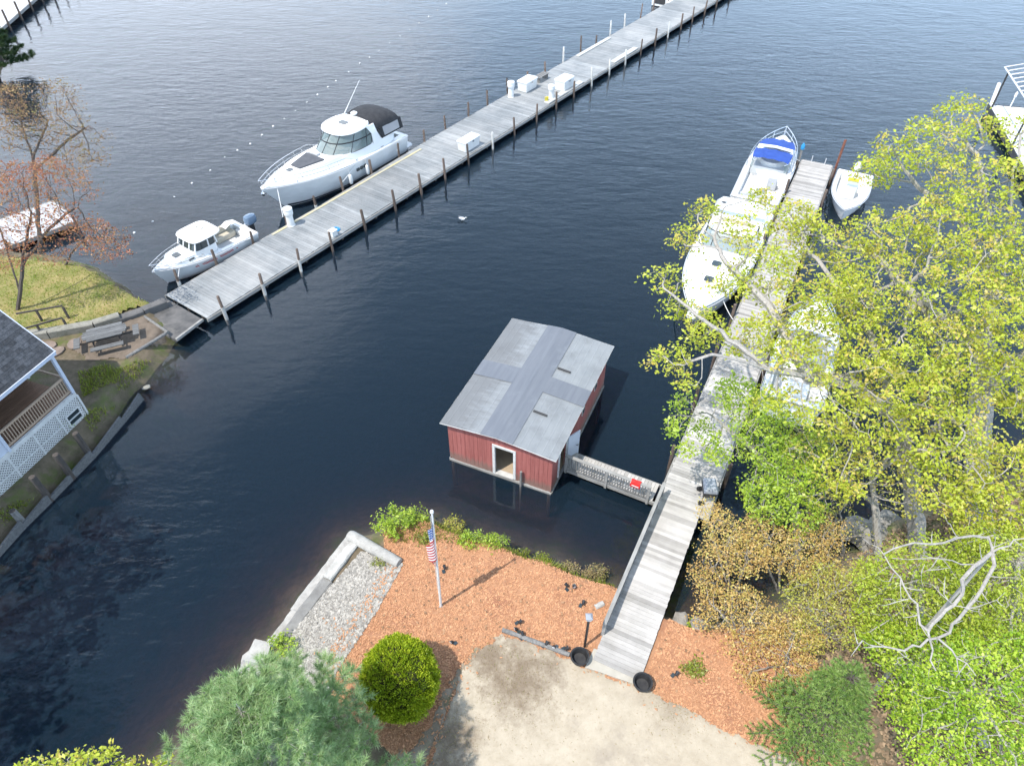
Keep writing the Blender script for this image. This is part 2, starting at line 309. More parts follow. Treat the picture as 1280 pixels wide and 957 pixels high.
def gridmesh(name, x0, x1, y0, y1, res, m, keep=None, off=0.0):
    xs = np.arange(x0, x1 + res / 2, res); ys = np.arange(y0, y1 + res / 2, res); X, Y = np.meshgrid(xs, ys); P = np.stack([X.ravel(), Y.ravel()], 1)
    Z = hgt(P) + off; nx, ny = len(xs), len(ys)
    idx = np.arange(nx * ny).reshape(ny, nx); q = np.stack([idx[:-1, :-1], idx[:-1, 1:], idx[1:, 1:], idx[1:, :-1]], -1).reshape(-1, 4)
    if keep is not None:
        k = keep(P); q = q[k[q].all(1)]
        u, inv = np.unique(q, return_inverse=True); P = P[u]; Z = Z[u]; q = inv.reshape(-1, 4)
    me = bpy.data.meshes.new(name); me.from_pydata(np.column_stack([P, Z]).tolist(), [], q.tolist()); me.update()
    me.polygons.foreach_set('use_smooth', [True] * len(me.polygons)); me.materials.append(m)
    o = bpy.data.objects.new(name, me); COL.objects.link(o); return o
def sheet(name, poly, res, off, m, rag=.12, extra=None):
    a = np.array(poly); e = .6
    fn = lambda P: sdist(P, poly) + rag * vnoise(P, 5, 1) + rag * .6 * vnoise(P, 13, 2)
    o = gridmesh(name, a[:, 0].min() - e, a[:, 0].max() + e, a[:, 1].min() - e, a[:, 1].max() + e, res, m, lambda P: fn(P) < res * .75, off)
    n = len(o.data.vertices); co = np.empty(n * 3); o.data.vertices.foreach_get('co', co); co = co.reshape(-1, 3); P = co[:, :2].copy()
    f = fn(P); b = f > -res * .2; Q = P[b]                       # pull the border vertices onto the outline
    for _ in range(3):
        f0 = fn(Q); h = .01; gx = (fn(Q + [h, 0]) - f0) / h; gy = (fn(Q + [0, h]) - f0) / h; g2 = gx * gx + gy * gy + .05; Q = Q - np.clip(f0 / g2, -.1, .1)[:, None] * np.stack([gx, gy], 1) * .9
    co[b, :2] = Q; co[b, 2] = hgt(Q) + off * .35; o.data.vertices.foreach_set('co', co.ravel()); o.data.update()
    tag(o, kind='structure'); return o
tag(gridmesh('ground', -62, 62, -9, 92, .4, M['leaf_litter']), kind='structure')
# the deep lake floor beyond the surveyed area, out to the horizon
fl = MB(); fl.add([(-1500, -9, -4.7), (1500, -9, -4.7), (1500, 2500, -4.7), (-1500, 2500, -4.7)], [(0, 1, 2, 3)])
tag(fl.build('lake_bed', M['leaf_litter']), kind='structure')

# water: a closed body whose surface mirrors the sky and whose volume swallows light with depth
def watermat():
    m, t, b = nodes('lake_water'); t.nodes.remove(b); out = t.nodes['Material Output']
    tc = N(t, 'ShaderNodeTexCoord')
    def noise(scale, stretch, det, rot=0):
        mp = N(t, 'ShaderNodeMapping'); mp.inputs['Scale'].default_value = stretch; mp.inputs['Rotation'].default_value = (0, 0, rot)
        t.links.new(tc.outputs['Object'], mp.inputs[0]); n = N(t, 'ShaderNodeTexNoise', Scale=scale, Detail=det, Roughness=.55, Distortion=.25)
        t.links.new(mp.outputs[0], n.inputs[0]); return n.outputs[0]
    n1 = noise(1.5, (.55, 1.25, 1), 3, .25); n2 = noise(.45, (.6, 1.1, 1), 2, .5); n3 = noise(.06, (1, 1, 1), 3)
    add = N(t, 'ShaderNodeMath', operation='MULTIPLY_ADD'); add.inputs[1].default_value = 1.3; t.links.new(n2, add.inputs[0]); t.links.new(n1, add.inputs[2])
    # breeze: rougher far out and in gusts, calm in the basin by the boathouse
    sx = N(t, 'ShaderNodeSeparateXYZ'); t.links.new(tc.outputs['Object'], sx.inputs[0])
    ry = N(t, 'ShaderNodeMapRange'); ry.inputs[1].default_value = 20; ry.inputs[2].default_value = 52; ry.inputs[3].default_value = .0; ry.inputs[4].default_value = 1.0; t.links.new(sx.outputs[1], ry.inputs[0])
    # gust ring near the left bank
    vd = N(t, 'ShaderNodeVectorMath', operation='DISTANCE'); vd.inputs[1].default_value = (-14.5, 13.5, 0); t.links.new(tc.outputs['Object'], vd.inputs[0])
    rg = N(t, 'ShaderNodeMapRange'); rg.inputs[1].default_value = 7.5; rg.inputs[2].default_value = 2.5; rg.inputs[3].default_value = 0; rg.inputs[4].default_value = 1.5; t.links.new(vd.outputs['Value'], rg.inputs[0])
    mxx = N(t, 'ShaderNodeMath', operation='MAXIMUM'); t.links.new(ry.outputs[0], mxx.inputs[0]); t.links.new(rg.outputs[0], mxx.inputs[1])
    g = N(t, 'ShaderNodeMapRange'); g.inputs[1].default_value = .35; g.inputs[2].default_value = .65; g.inputs[3].default_value = .75; g.inputs[4].default_value = 1.2; t.links.new(n3, g.inputs[0])
    mu = N(t, 'ShaderNodeMath', operation='MULTIPLY'); t.links.new(mxx.outputs[0], mu.inputs[0]); t.links.new(g.outputs[0], mu.inputs[1])
    st = N(t, 'ShaderNodeMath', operation='MULTIPLY_ADD'); st.inputs[1].default_value = .30; st.inputs[2].default_value = .03; t.links.new(mu.outputs[0], st.inputs[0])
    bp = N(t, 'ShaderNodeBump', Distance=.13); t.links.new(add.outputs[0], bp.inputs['Height']); t.links.new(st.outputs[0], bp.inputs['Strength'])
    fr = N(t, 'ShaderNodeFresnel', IOR=1.34); t.links.new(bp.outputs[0], fr.inputs['Normal'])
    gl = N(t, 'ShaderNodeBsdfGlossy', Roughness=.015); gl.inputs[0].default_value = (1, 1, 1, 1); t.links.new(bp.outputs[0], gl.inputs['Normal'])
    tr0 = N(t, 'ShaderNodeBsdfTransparent'); df = N(t, 'ShaderNodeBsdfDiffuse'); df.inputs[0].default_value = (.07, .155, .25, 1)   # a little light scattered back by the water itself
    tr = N(t, 'ShaderNodeMixShader'); tr.inputs[0].default_value = .088; t.links.new(tr0.outputs[0], tr.inputs[1]); t.links.new(df.outputs[0], tr.inputs[2]); ms = N(t, 'ShaderNodeMixShader')
    t.links.new(fr.outputs[0], ms.inputs[0]); t.links.new(tr.outputs[0], ms.inputs[1]); t.links.new(gl.outputs[0], ms.inputs[2]); t.links.new(ms.outputs[0], out.inputs['Surface'])
    va = N(t, 'ShaderNodeVolumeAbsorption', Density=1.15); va.inputs[0].default_value = (.45, .29, .17, 1); t.links.new(va.outputs[0], out.inputs['Volume'])
    return m
wt = MB(); wt.box(-1490, 1490, -8.9, 2490, -4.66, 0)
tag(wt.build('water', watermat()), kind='structure')

# ------------------------------------------------------------------ near bank surfaces
mul = px([(495, 712), (480, 690), (480, 662), (540, 652), (585, 672), (640, 688), (690, 704), (725, 720), (772, 732), (800, 760), (850, 780), (885, 784), (955, 790), (1010, 820), (1060, 870), (1060, 1000), (700, 1000), (520, 975), (470, 925), (415, 868), (420, 815), (455, 760)], .9)
pathway = px([(733, 836), (800, 860), (886, 650), (822, 615)], 1.0)
def clear_of_path(P): return sdist(np.asarray(P), pathway) > .02
sheet('mulch_bed', mul, .1, .03, M['mulch'], .06)
sheet('gravel_strip', px([(455, 690), (500, 707), (468, 765), (425, 830), (400, 880), (340, 850), (365, 790), (410, 735)], 1), .12, .024, M['gravelbase'], .05)
drive = px([(628, 792), (700, 818), (735, 836), (800, 858), (850, 880), (905, 912), (1010, 958), (1100, 1010), (1100, 1300), (480, 1300), (520, 1000), (545, 930), (566, 868), (590, 815)], 1)
drive = [p for p in drive]
def stain(m, spots, col):
    """dead grass and trodden soil in the sand: soft edged patches at fixed places"""
    t = m.node_tree; b = t.nodes['Principled BSDF']; src = b.inputs['Base Color'].links[0].from_socket; tc = N(t, 'ShaderNodeTexCoord')
    n = N(t, 'ShaderNodeTexNoise', Scale=2.2, Detail=10, Roughness=.78); t.links.new(tc.outputs['Object'], n.inputs[0])
    for (x, y, r, k) in spots:
        d = N(t, 'ShaderNodeVectorMath', operation='DISTANCE'); d.inputs[1].default_value = (x, y, 1); t.links.new(tc.outputs['Object'], d.inputs[0])
        s = N(t, 'ShaderNodeMath', operation='MULTIPLY_ADD'); s.inputs[1].default_value = 3.2 * r; t.links.new(n.outputs[0], s.inputs[0]); t.links.new(d.outputs['Value'], s.inputs[2])
        mr = N(t, 'ShaderNodeMapRange'); mr.inputs[1].default_value = r * 2.95; mr.inputs[2].default_value = r * 1.9; mr.inputs[4].default_value = k; t.links.new(s.outputs[0], mr.inputs[0])
        mx = N(t, 'ShaderNodeMix', data_type='RGBA'); t.links.new(mr.outputs[0], mx.inputs[0]); t.links.new(src, mx.inputs[6]); mx.inputs[7].default_value = rgb(col); src = mx.outputs[2]
    t.links.new(src, b.inputs['Base Color'])
sp_ = [(at(650, 848, 1).x, at(650, 848, 1).y, 1.2, .9), (at(610, 815, 1).x, at(610, 815, 1).y, .8, .85), (at(565, 920, 1).x, at(565, 920, 1).y, .8, .85), (at(555, 970, 1).x, at(555, 970, 1).y, .8, .85), (at(845, 885, 1).x, at(845, 885, 1).y, .7, .45), (at(690, 830, 1).x, at(690, 830, 1).y, .4, .6)]
stain(M['sand'], sp_, (.19, .145, .10))
sheet('driveway', drive, .1, .06, M['sand'], .09)
soil = px([(606, 800), (575, 850), (548, 920), (515, 1010), (430, 1150), (300, 1150), (470, 960), (520, 930), (560, 850), (590, 812)], 1)
sheet('verge', soil, .1, .045, M['soil'], .12)
ap = px([(742, 812), (806, 833), (797, 858), (731, 835)], 1)
a_ = MB(); a_.prism(ap, 1.0, 1.135); tag(a_.build('path_apron', M['apron'], bevel=.01), kind='structure')

def scatter(poly, n, seed=0, margin=0.0):
    g = np.random.default_rng(seed); a = np.array(poly); out = []
    while sum(map(len, out)) < n:
        P = g.uniform(a.min(0), a.max(0), (n * 2, 2)); P = P[sdist(P, poly) < -margin]; out.append(P)
    return np.concatenate(out)[:n]
def chips(name, P, zoff, size, m, seed, aspect=.35, thick=.25, tilt=.5):
    """little tilted boxes lying on the ground"""
    g = np.random.default_rng(seed); n = len(P); Z = hgt(P) + zoff
    s = size * g.uniform(.5, 1.4, n); yaw = g.uniform(0, 2 * PI, n); ti = g.normal(0, tilt * .5, n)
    ux = np.stack([np.cos(yaw) * np.cos(ti), np.sin(yaw) * np.cos(ti), np.sin(ti)], 1); uy = np.stack([-np.sin(yaw), np.cos(yaw), np.zeros(n)], 1); uz = np.cross(ux, uy)
    c = np.column_stack([P, Z]); a = ux * s[:, None] / 2; b = uy * (s * aspect * g.uniform(.6, 1.4, n))[:, None] / 2; d = uz * (s * thick)[:, None] / 2
    cs = [c + sx * a + sy * b + sz * d for sz in (-1, 1) for sy, sx in ((-1, -1), (-1, 1), (1, 1), (1, -1))]
    q = [(4, 5, 6, 7), (0, 1, 5, 4), (1, 2, 6, 5), (2, 3, 7, 6), (3, 0, 4, 7)]
    V = np.stack([np.stack([cs[i] for i in f], 1) for f in q], 1).reshape(-1, 3)
    return fastmesh(name, V, 4, m, np.repeat(g.uniform(0, 1, n), 5))
Pm = scatter(mul, 46000, 1); Pm = Pm[(sdist(Pm, drive) > -.12) & (sdist(Pm, soil) > -.05) & (hgt(Pm) > .12) & clear_of_path(Pm)]
tag(chips('bark_chips', Pm, .032, .072, M['chip'], 2, tilt=.7), 'loose orange bark chips over the planting bed', 'mulch', kind='stuff')
gp = px([(452, 690), (503, 706), (470, 765), (425, 832), (400, 880), (345, 850), (368, 790), (410, 738)], 1)
tag(chips('gravel', scatter(gp, 16000, 3), .03, .075, M['gravel'], 4, aspect=.8, thick=.7, tilt=.6), 'grey and white gravel behind the seawall', 'gravel', kind='stuff')
Ps = scatter([p for p in drive if p[1] > 4] , 2600, 5); 
tag(chips('grit', Ps, .062, .02, M['sand'], 6, aspect=.8, thick=.6), 'scattered grit on the sandy driveway', 'grit', kind='stuff')

# ------------------------------------------------------------------ left bank surfaces
lawn = px([(-330, 330), (0, 322), (60, 328), (100, 333), (130, 348), (166, 371), (190, 380), (120, 402), (60, 414), (0, 420), (-200, 440), (-400, 440)], .8)
sheet('lawn', lawn, .2, .16, M['lawn'], .1)
dirt = px([(110, 415), (178, 396), (208, 416), (160, 448), (110, 452), (85, 430)], .8)
sheet('dirt_patch', dirt, .12, .05, M['dirt'], .08)
# grass blades on both parts of the left bank
def grass(name, P, hmin, hmax, m, seed, lift=0.0, wid=.014):
    g = np.random.default_rng(seed); n = len(P); z = hgt(P) + lift; h = g.uniform(hmin, hmax, n); a = g.uniform(0, 2 * PI, n); l = g.normal(0, .45, (n, 2)) * h[:, None]
    b = np.column_stack([P, z]); s = np.column_stack([np.cos(a), np.sin(a), 0 * a]) * wid
    V = np.stack([b - s, b + s, b + np.column_stack([l, h])], 1).reshape(-1, 3)
    return fastmesh(name, V, 3, m, g.uniform(0, 1, n))
tag(grass('lawn_grass', scatter(lawn, 16000, 8), .05, .16, L['ground'], 9, .15, .022), 'thin yellow green lawn by the water on the left bank', 'grass', kind='stuff')
bank = px([(100, 470), (165, 450), (210, 440), (160, 500), (112, 566), (60, 618), (0, 680), (0, 640), (70, 600), (112, 540)], .6)
Pb = scatter(bank, 6000, 10); Pb = Pb[(hgt(Pb) > .3) & (vnoise(Pb, 1.2, 9) > -.15)]
tag(grass('bank_grass', Pb, .05, .2, L['ground'], 11, 0, .022), 'rough grass along the bulkhead below the lattice porch', 'grass', kind='stuff')

# ------------------------------------------------------------------ long dock
O = Vector((-17.69, 30.2, 0)); DA = math.atan2(.820, .572)
def dloc(x, y, z=0): return O + Vector((math.cos(DA) * x - math.sin(DA) * y, math.sin(DA) * x + math.cos(DA) * y, z))
def yl(x): return interp(x, [0, 12, 24, 80], [1.62, 1.66, 2.05, 2.12])
YR = -1.85; DZ = .6
dock = empty('dock', O, DA, 'long weathered grey plank dock lined with brown pilings, running out from the left bank', 'dock')
d = MB(); x = .05; k = 0
while x < 78:
    wd = .185
    sec = math.floor(x / 6.1); base = (.5 + .28 * math.sin(sec * 2.3 + .6)); t = base + random.uniform(-.38, .38)
    t -= .3 * max(0, 1 - x / 14)
    if x > 36: t += .15
    if (x % 6.1) < .2: t = 1.25
    d.box(x, x + wd, YR + random.uniform(-.02, .02), yl(x) + random.uniform(-.02, .02), DZ - .05, DZ + random.uniform(-.004, .006), t); x += wd + .012
d.build('deck', M['deck'], dock)
d = MB(); xs = list(np.arange(0.02, 78.1, 3.0)) + [78.1]
for a, b in zip(xs[:-1], xs[1:]):
    d.beam((a, YR - .06, DZ - .14), (b, YR - .06, DZ - .14), .08, .2); d.beam((a, yl(a) + .06, DZ - .14), (b, yl(b) + .06, DZ - .14), .08, .2)
d.build('side_beam', M['fascia'], dock)
d = MB()
for y0 in (-1.5, -.3, .9): d.box(.05, 78, y0, y0 + .12, DZ - .3, DZ - .07)
for xx in np.arange(1, 78, 3.0): d.box(xx, xx + .15, YR, yl(xx), DZ - .44, DZ - .3)
d.build('under_frame', M['darkwood'], dock)
d = MB(); d.box(7.5, 21.5, 1.42, 1.6, DZ + .012, DZ + .03); d.build('edge_strip', M['yellow'], dock)
d = MB()
for a, b in ((33.5, 39), (44.5, 49)):
    e = MB(); e.box(a, b, YR + .02, YR + .5, DZ + .012, DZ + .09); e.build('pale_board', M['sleeve'], dock)
d.box(44, 50, 1.62, 2.0, DZ + .012, DZ + .08)
d.build('pale_board', M['sleeve'], dock)
RROW = [(1.03, 1.5, 1), (3.65, 1.45, 1), (6.33, 1.5, 1), (8.97, 1.45, 0), (11.89, 1.5, 0), (14.74, 1.55, 0), (17.35, 1.45, 0), (19.9, 1.5, 0), (22.6, 1.45, 0), (25.5, 1.5, 2), (28.4, 1.55, 0), (31.4, 1.5, 0), (34.35, 1.5, 0), (37.1, 1.4, 0), (40.15, 1.7, 2), (43.2, 1.4, 2), (46.2, 1.5, 2), (49.2, 1.6, 0), (52.2, 1.7, 0), (55, 1.5, 2), (58, 1.6, 0), (60.8, 1.6, 0), (63.8, 1.5, 0), (67, 1.6, 0), (71, 1.5, 0)]
LROW = [(1.03, 1.5, 2), (3.64, 1.6, 0), (6.29, 1.3, 0), (8.9, 1.5, 0), (11.52, 1.3, 2), (14.11, 1.4, 0), (16.91, 1.5, 0), (19.81, 1.5, 0), (22.74, 1.5, 0), (25.32, 1.6, 0), (28.14, 1.7, 0), (30.74, 1.8, 0), (33.63, 1.8, 0), (36.5, 1.5, 0), (39.4, 1.5, 0), (42.3, 2.0, 2), (45.4, 2.1, 0), (48.2, 1.4, 0), (51.1, 2.2, 2), (54.1, 2.0, 2), (57.3, 2.1, 0), (60.3, 2, 0), (64, 2, 0), (68, 2, 0)]
for side, row in ((-1, RROW), (1, LROW)):
    for x, hh, kind in row:
        y = YR - .2 if side < 0 else yl(x) + .2
        lx, ly = random.uniform(-.13, .13), random.uniform(-.09, .09); hh *= random.uniform(.9, 1.05) * (1 if x < 24 else .88)
        p = MB(); r = random.uniform(.075, .095)
        p.tube([(x, y, -1.9), (x + lx * .5, y + ly * .5, .4), (x + lx, y + ly, hh + .05), (x + lx, y + ly, hh + .09)], [r * 1.08, r, r * .92, r * .6], 8, random.random())
        po = p.build('piling', M['sleeve'] if kind == 2 and x > 20 else M['browpile'], dock, smooth=True)
        if kind == 1 or (kind == 2 and x < 20):
            s = MB(); s.tube([(x + lx * .3, y + ly * .3, -.35), (x + lx * .66, y + ly * .66, hh * .55)], r * 1.16, 9); s.build('sleeve', M['sleeve'], po, smooth=True)

# dark plywood landing where the dock meets the bank
lp = px([(176, 399), (207, 372), (252, 398), (219, 424)], .62)
g = MB(); g.prism(lp, .40, .585)
land = g.build('dock_landing', M['ply']); tag(land, 'dark plywood landing between the bank and the shore end of the long dock', 'landing')
g = MB(); q = [at(219, 424, .62), at(252, 399, .62)]; n_ = (q[1] - q[0]).normalized().cross(Vector((0, 0, 1))) * .08
g.beam(q[0] + n_, q[1] + n_, .12, .14); g.build('edge_timber', M['fascia'], land)

def lid_box(name, loc, rz, L_, W_, H_, label, group=None):
    o = empty(name, loc, rz, label, 'dock box', group)
    b = MB(); b.loft([[(-L_ / 2 + e, -W_ / 2 + e, z), (L_ / 2 - e, -W_ / 2 + e, z), (L_ / 2 - e, W_ / 2 - e, z), (-L_ / 2 + e, W_ / 2 - e, z)] for e, z in ((.05, 0), (.0, H_ * .8))]); b.build('body', M['whitep'], o, bevel=.02)
    l = MB(); l.loft([[(-L_ / 2 - e, -W_ / 2 - e, z), (L_ / 2 + e, -W_ / 2 - e, z), (L_ / 2 + e, W_ / 2 + e, z), (-L_ / 2 - e, W_ / 2 + e, z)] for e, z in ((.03, H_ * .803), (.03, H_ * .9), (-.06, H_))]); l.build('lid', M['whitep'], o, bevel=.015)
    h = MB(); h.box(-.09, .09, -W_ / 2 - .055, -W_ / 2 - .032, H_ * .7, H_ * .84); h.build('latch', M['steel'], o); return o
lid_box('dock_box', dloc(23.7, -1.2, DZ + .012), DA, 1.7, .8, .8, 'white dock box nearest the big cruiser, alone on the right edge of the dock')
lid_box('dock_box', dloc(35.1, 1.35, DZ + .012), DA, 1.6, .95, .9, 'white dock box beside the low grey bench near the left edge of the long dock')
lid_box('dock_box', dloc(37.0, -1.1, DZ + .012), DA, 1.5, 1.0, .95, 'square white dock box farthest out along the right edge of the long dock')
def pedestal(loc, label, hh=1.15, r=.22):
    o = empty('power_pedestal', loc, DA, label, 'dock pedestal', 'white pedestals on the long dock')
    b = MB(); b.lathe([(r * 1.05, 0), (r * .9, .04), (r * .82, hh * .6)], 14); b.build('post', M['whitep'], o, True)
    b = MB(); b.lathe([(r * 1.0, hh * .602), (r * 1.12, hh * .66), (r * 1.12, hh * .85), (r * .9, hh * .93)], 14); b.build('head', M['whitep'], o, True)
    b = MB(); b.lathe([(r * 1.18, hh * .932), (r * 1.1, hh * .98), (r * .4, hh * 1.03)], 14); b.build('cap', M['whitep'], o, True); return o
pedestal(dloc(8.95, 1.42, DZ + .012), 'white round pedestal at the dock edge just off the bow of the cruiser', 1.2, .26)
pedestal(dloc(33.0, 1.55, DZ + .012), 'white round pedestal beside the far dock box on the left edge of the dock', 1.25, .26)
pedestal(dloc(34.6, -1.35, DZ + .012), 'white pedestal with a yellow tub at its foot on the right edge of the dock', 1.1, .24)
o = empty('storage_tub', dloc(33.9, -1.35, DZ + .012), DA, 'small yellow tub at the foot of a white pedestal on the long dock', 'tub')
b = MB(); b.lathe([(.13, 0), (.17, .3), (.18, .32), (.15, .3), (.12, .06)], 12); b.build('tub', M['yellowp'], o, True)
b = MB(); b.tube([(-.17, 0, .3), (-.1, 0, .42), (.1, 0, .42), (.17, 0, .3)], .01, 5); b.build('handle', M['steel'], o)
o = empty('bench', dloc(37.4, 1.45, DZ + .012), DA, 'low grey bench on the long dock behind the white boxes', 'bench')
b = MB()
for yy in (-.22, 0, .22): b.box(-.75, .75, yy - .09, yy + .09, .4, .45)
b.build('seat', M['greywood'], o)
for sx in (-1, 1): b = MB(); b.box(sx * .6 - .05, sx * .6 + .05, -.28, .28, 0, .397); b.build('leg', M['greywood'], o)
o = empty('cleat_box', dloc(9.6, -1.62, DZ + .012), DA, 'small white box behind a piling on the dock edge opposite the pedestal', 'box')
b = MB(); b.box(-.2, .2, -.17, .17, 0, .34); b.build('body', M['whitep'], o, bevel=.02)
b = MB(); b.box(-.23, .23, -.2, .2, .343, .40); b.build('lid', M['whitep'], o, bevel=.015)
# coiled hose
o = MB(); pth = [(.3 * (1 - i / 190) * math.cos(i * .35), .3 * (1 - i / 190) * math.sin(i * .35), .03 + i * .0005) for i in range(110)]
o.tube(pth, .02, 5); ho = o.build('coiled_hose', M['bluep'], smooth=True); ho.location = dloc(10.1, -1.25, DZ + .01)
tag(ho, 'blue hose coiled on the planks at the right edge of the long dock', 'hose')

# far end of the dock: white flat platform
o = empty('white_float', dloc(66.0, 3.0, 0), DA, 'white flat float beside the far end of the long dock', 'float')
b = MB(); b.box(-2.6, 9, -1.0, 1.0, .05, .62); b.build('hull', M['whitep'], o, bevel=.04)
b = MB(); b.box(-2.6, 9, -1.03, -.97, .3, .4); b.box(-2.63, -2.57, -.6, .6, .3, .9); b.build('bumper', M['char'], o)

# ------------------------------------------------------------------ buoys
bl = [(20, 344), (168, 291), (191, 277), (218, 246), (240, 229), (263, 213), (281, 196.5), (297, 188), (313, 180), (327.5, 169), (341.5, 158), (355.5, 148.5), (369.5, 138.5), (384, 128), (397, 118.5), (410, 109), (420, 101.5), (436, 90), (450, 79.5), (462, 72), (474, 63.5), (487, 54), (500, 45), (512, 37), (524, 29), (536, 21), (547, 13), (558, 5)]
b0 = None
for i, (u, v) in enumerate(bl[1:]):
    p = at(u, v, 0)
    if b0 is None:
        bb = MB(); bb.lathe([(.02, -.10), (.09, -.07), (.125, 0), (.09, .07), (.02, .10)], 10); b0 = bb.build('buoy', M['whitep'], None, True); c = b0
        tag(c, 'small white float in the buoy line curving past the cruiser', 'buoy', 'white floats in the buoy line')
    else: c = b0.copy(); COL.objects.link(c)
    c.location = p; c.rotation_euler = (random.uniform(-.5, .5), random.uniform(-.5, .5), random.uniform(0, 3)); s = random.uniform(.45, .8); c.scale = (s, s, s)
# a gull resting on open water
o = empty('gull', at(578, 275, 0), -.3, 'white gull floating on the open water between the two docks', 'gull')
g = MB(); rings = []
for tt, r, zz in ((-.24, .01, .12), (-.16, .06, .09), (-.02, .1, .07), (.1, .085, .08), (.17, .045, .14), (.2, .04, .2), (.235, .042, .225), (.27, .02, .225), (.30, .008, .215)):
    rings.append([(tt, r * math.cos(a), zz + r * math.sin(a)) for a in np.linspace(0, 2 * PI, 10, endpoint=False)])
g.loft(rings); g.build('body', M['whitep'], o, True)
for s in (-1, 1):
    g = MB(); g.loft([[(x_, s * (.085 + .03 * e), .1 + z_ + .015 * e) for x_, z_ in ((.1, .03), (.02, .06), (-.12, .05), (-.3, .06), (-.12, .0), (.04, -.02))] for e in (0, 1)]); g.build('wing', M['greypl'], o)
g = MB(); g.loft([[(.295, .012, .21), (.295, -.012, .21), (.295, 0, .225)], [(.35, .002, .205), (.35, -.002, .205), (.35, 0, .209)]]); g.build('beak', M['yellowp'], o)

# ------------------------------------------------------------------ boathouse
def weather(m, col, axis, lo, hi, amt, scale, stretch):
    t = m.node_tree; b = t.nodes['Principled BSDF']; src = b.inputs['Base Color'].links[0].from_socket; tc = N(t, 'ShaderNodeTexCoord'); mp = N(t, 'ShaderNodeMapping'); mp.inputs['Scale'].default_value = stretch
    t.links.new(tc.outputs['Object'], mp.inputs[0]); n = N(t, 'ShaderNodeTexNoise', Scale=scale, Detail=8, Roughness=.7); t.links.new(mp.outputs[0], n.inputs[0]); sx = N(t, 'ShaderNodeSeparateXYZ'); t.links.new(tc.outputs['Object'], sx.inputs[0])
    a = N(t, 'ShaderNodeMapRange'); a.inputs[1].default_value = lo; a.inputs[2].default_value = hi; a.inputs[3].default_value = -.1; a.inputs[4].default_value = .55; t.links.new(sx.outputs[axis], a.inputs[0])
    s = N(t, 'ShaderNodeMath', operation='ADD'); t.links.new(a.outputs[0], s.inputs[0]); t.links.new(n.outputs[0], s.inputs[1]); r = N(t, 'ShaderNodeMapRange'); r.inputs[1].default_value = .52; r.inputs[2].default_value = .78; r.inputs[4].default_value = amt; t.links.new(s.outputs[0], r.inputs[0])
    mx = N(t, 'ShaderNodeMix', data_type='RGBA'); t.links.new(r.outputs[0], mx.inputs[0]); t.links.new(src, mx.inputs[6]); mx.inputs[7].default_value = rgb(col); t.links.new(mx.outputs[2], b.inputs['Base Color'])
weather(M['barn'], (.19, .135, .11), 2, .75, .1, .75, 3, (2.5, 2.5, .5))
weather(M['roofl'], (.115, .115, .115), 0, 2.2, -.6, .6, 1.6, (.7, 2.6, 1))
bA, bB, bC = Vector((-2.71, 20.03, 0)), Vector((1.62, 18.14, 0)), Vector((4.52, 24.28, 0))
bd = (bB - bA).normalized(); brz = math.atan2(bd.y, bd.x); BW, BL, BH = 4.74, 7.05, 2.42
bh = empty('boathouse', bA, brz, 'red wooden boathouse standing in the water with a grey metal roof', 'boathouse')
def wallstrips(mb, x0, x1, y0, y1, z0, z1, step=.2):
    """vertical boards butted side by side along a wall plane (axis with the larger run)"""
    alongx = abs(x1 - x0) > abs(y1 - y0); a, b = (x0, x1) if alongx else (y0, y1); n = max(1, round((b - a) / step)); e = (b - a) / n
    for i in range(n):
        p, q = a + i * e + .004, a + (i + 1) * e - .004; t = random.random(); o = random.uniform(-.004, .004); zz = z0 + random.choice([0, 0, 0, .02, .05])
        if alongx: mb.box(p, q, y0 + o, y1 + o, zz, z1, t)
        else: mb.box(x0 + o, x1 + o, p, q, zz, z1, t)
ridge = .2
def rz_(x): return BH + ridge * (1 - abs(x - BW / 2) / (BW / 2))
d0, d1, dh = 2.18, 3.02, 1.86                     # doorway in the front wall
wl = MB(); wallstrips(wl, 0, d0, 0, .06, .10, BH); wallstrips(wl, d1, BW, 0, .06, .10, BH); wallstrips(wl, d0, d1, 0, .06, dh, BH)
n = 24
for i in range(n):                                # low gable above the plate
    a, b = BW * i / n, BW * (i + 1) / n; wl.add([(a, .01, BH), (b, .01, BH), (b, .01, rz_(b) - .02), (a, .01, rz_(a) - .02), (a, .05, BH), (b, .05, BH), (b, .05, rz_(b) - .02), (a, .05, rz_(a) - .02)], [(0, 1, 2, 3), (7, 6, 5, 4)], random.random())
wl.build('front_wall', M['barn'], bh)
s0, s1 = .78, 1.62                                # side doorway onto the gangway
wl = MB(); wallstrips(wl, BW - .06, BW, .062, s0, .10, BH); wallstrips(wl, BW - .06, BW, s1, BL, .10, BH); wallstrips(wl, BW - .06, BW, s0, s1, 1.95, BH); wl.build('side_wall', M['barn'], bh)
wl = MB(); wallstrips(wl, 0, .06, .062, BL, .10, BH); wl.build('side_wall', M['barn'], bh)
wl = MB(); wallstrips(wl, .062, 1.0, BL - .06, BL, .10, BH); wallstrips(wl, 3.8, BW - .062, BL - .06, BL, .10, BH); wallstrips(wl, 1.0, 3.8, BL - .06, BL, 1.9, BH); wl.build('rear_wall', M['barn'], bh)
f = MB()
f.box(.07, BW - .07, .07, BL - .07, .06, .14); f.build('floor', M['floor'], bh)
f = MB()
for a, b in (((-.02, .0), (BW + .02, .0)), ((BW, .0), (BW, BL)), ((0, 0), (0, BL))): f.beam((a[0], a[1], .02), (b[0], b[1], .02), .10, .13)
f.build('sill', M['fascia'], bh)
for xx, yy in ((.1, .1), (BW - .1, .1), (.1, BL - .1), (BW - .1, BL - .1), (.1, BL / 2), (BW - .1, BL / 2), (BW / 2, BL - .1)):
    f = MB(); f.tube([(xx, yy, -2.5), (xx, yy, -.1)], .1, 8); f.build('pile', M['darkwood'], bh, True)
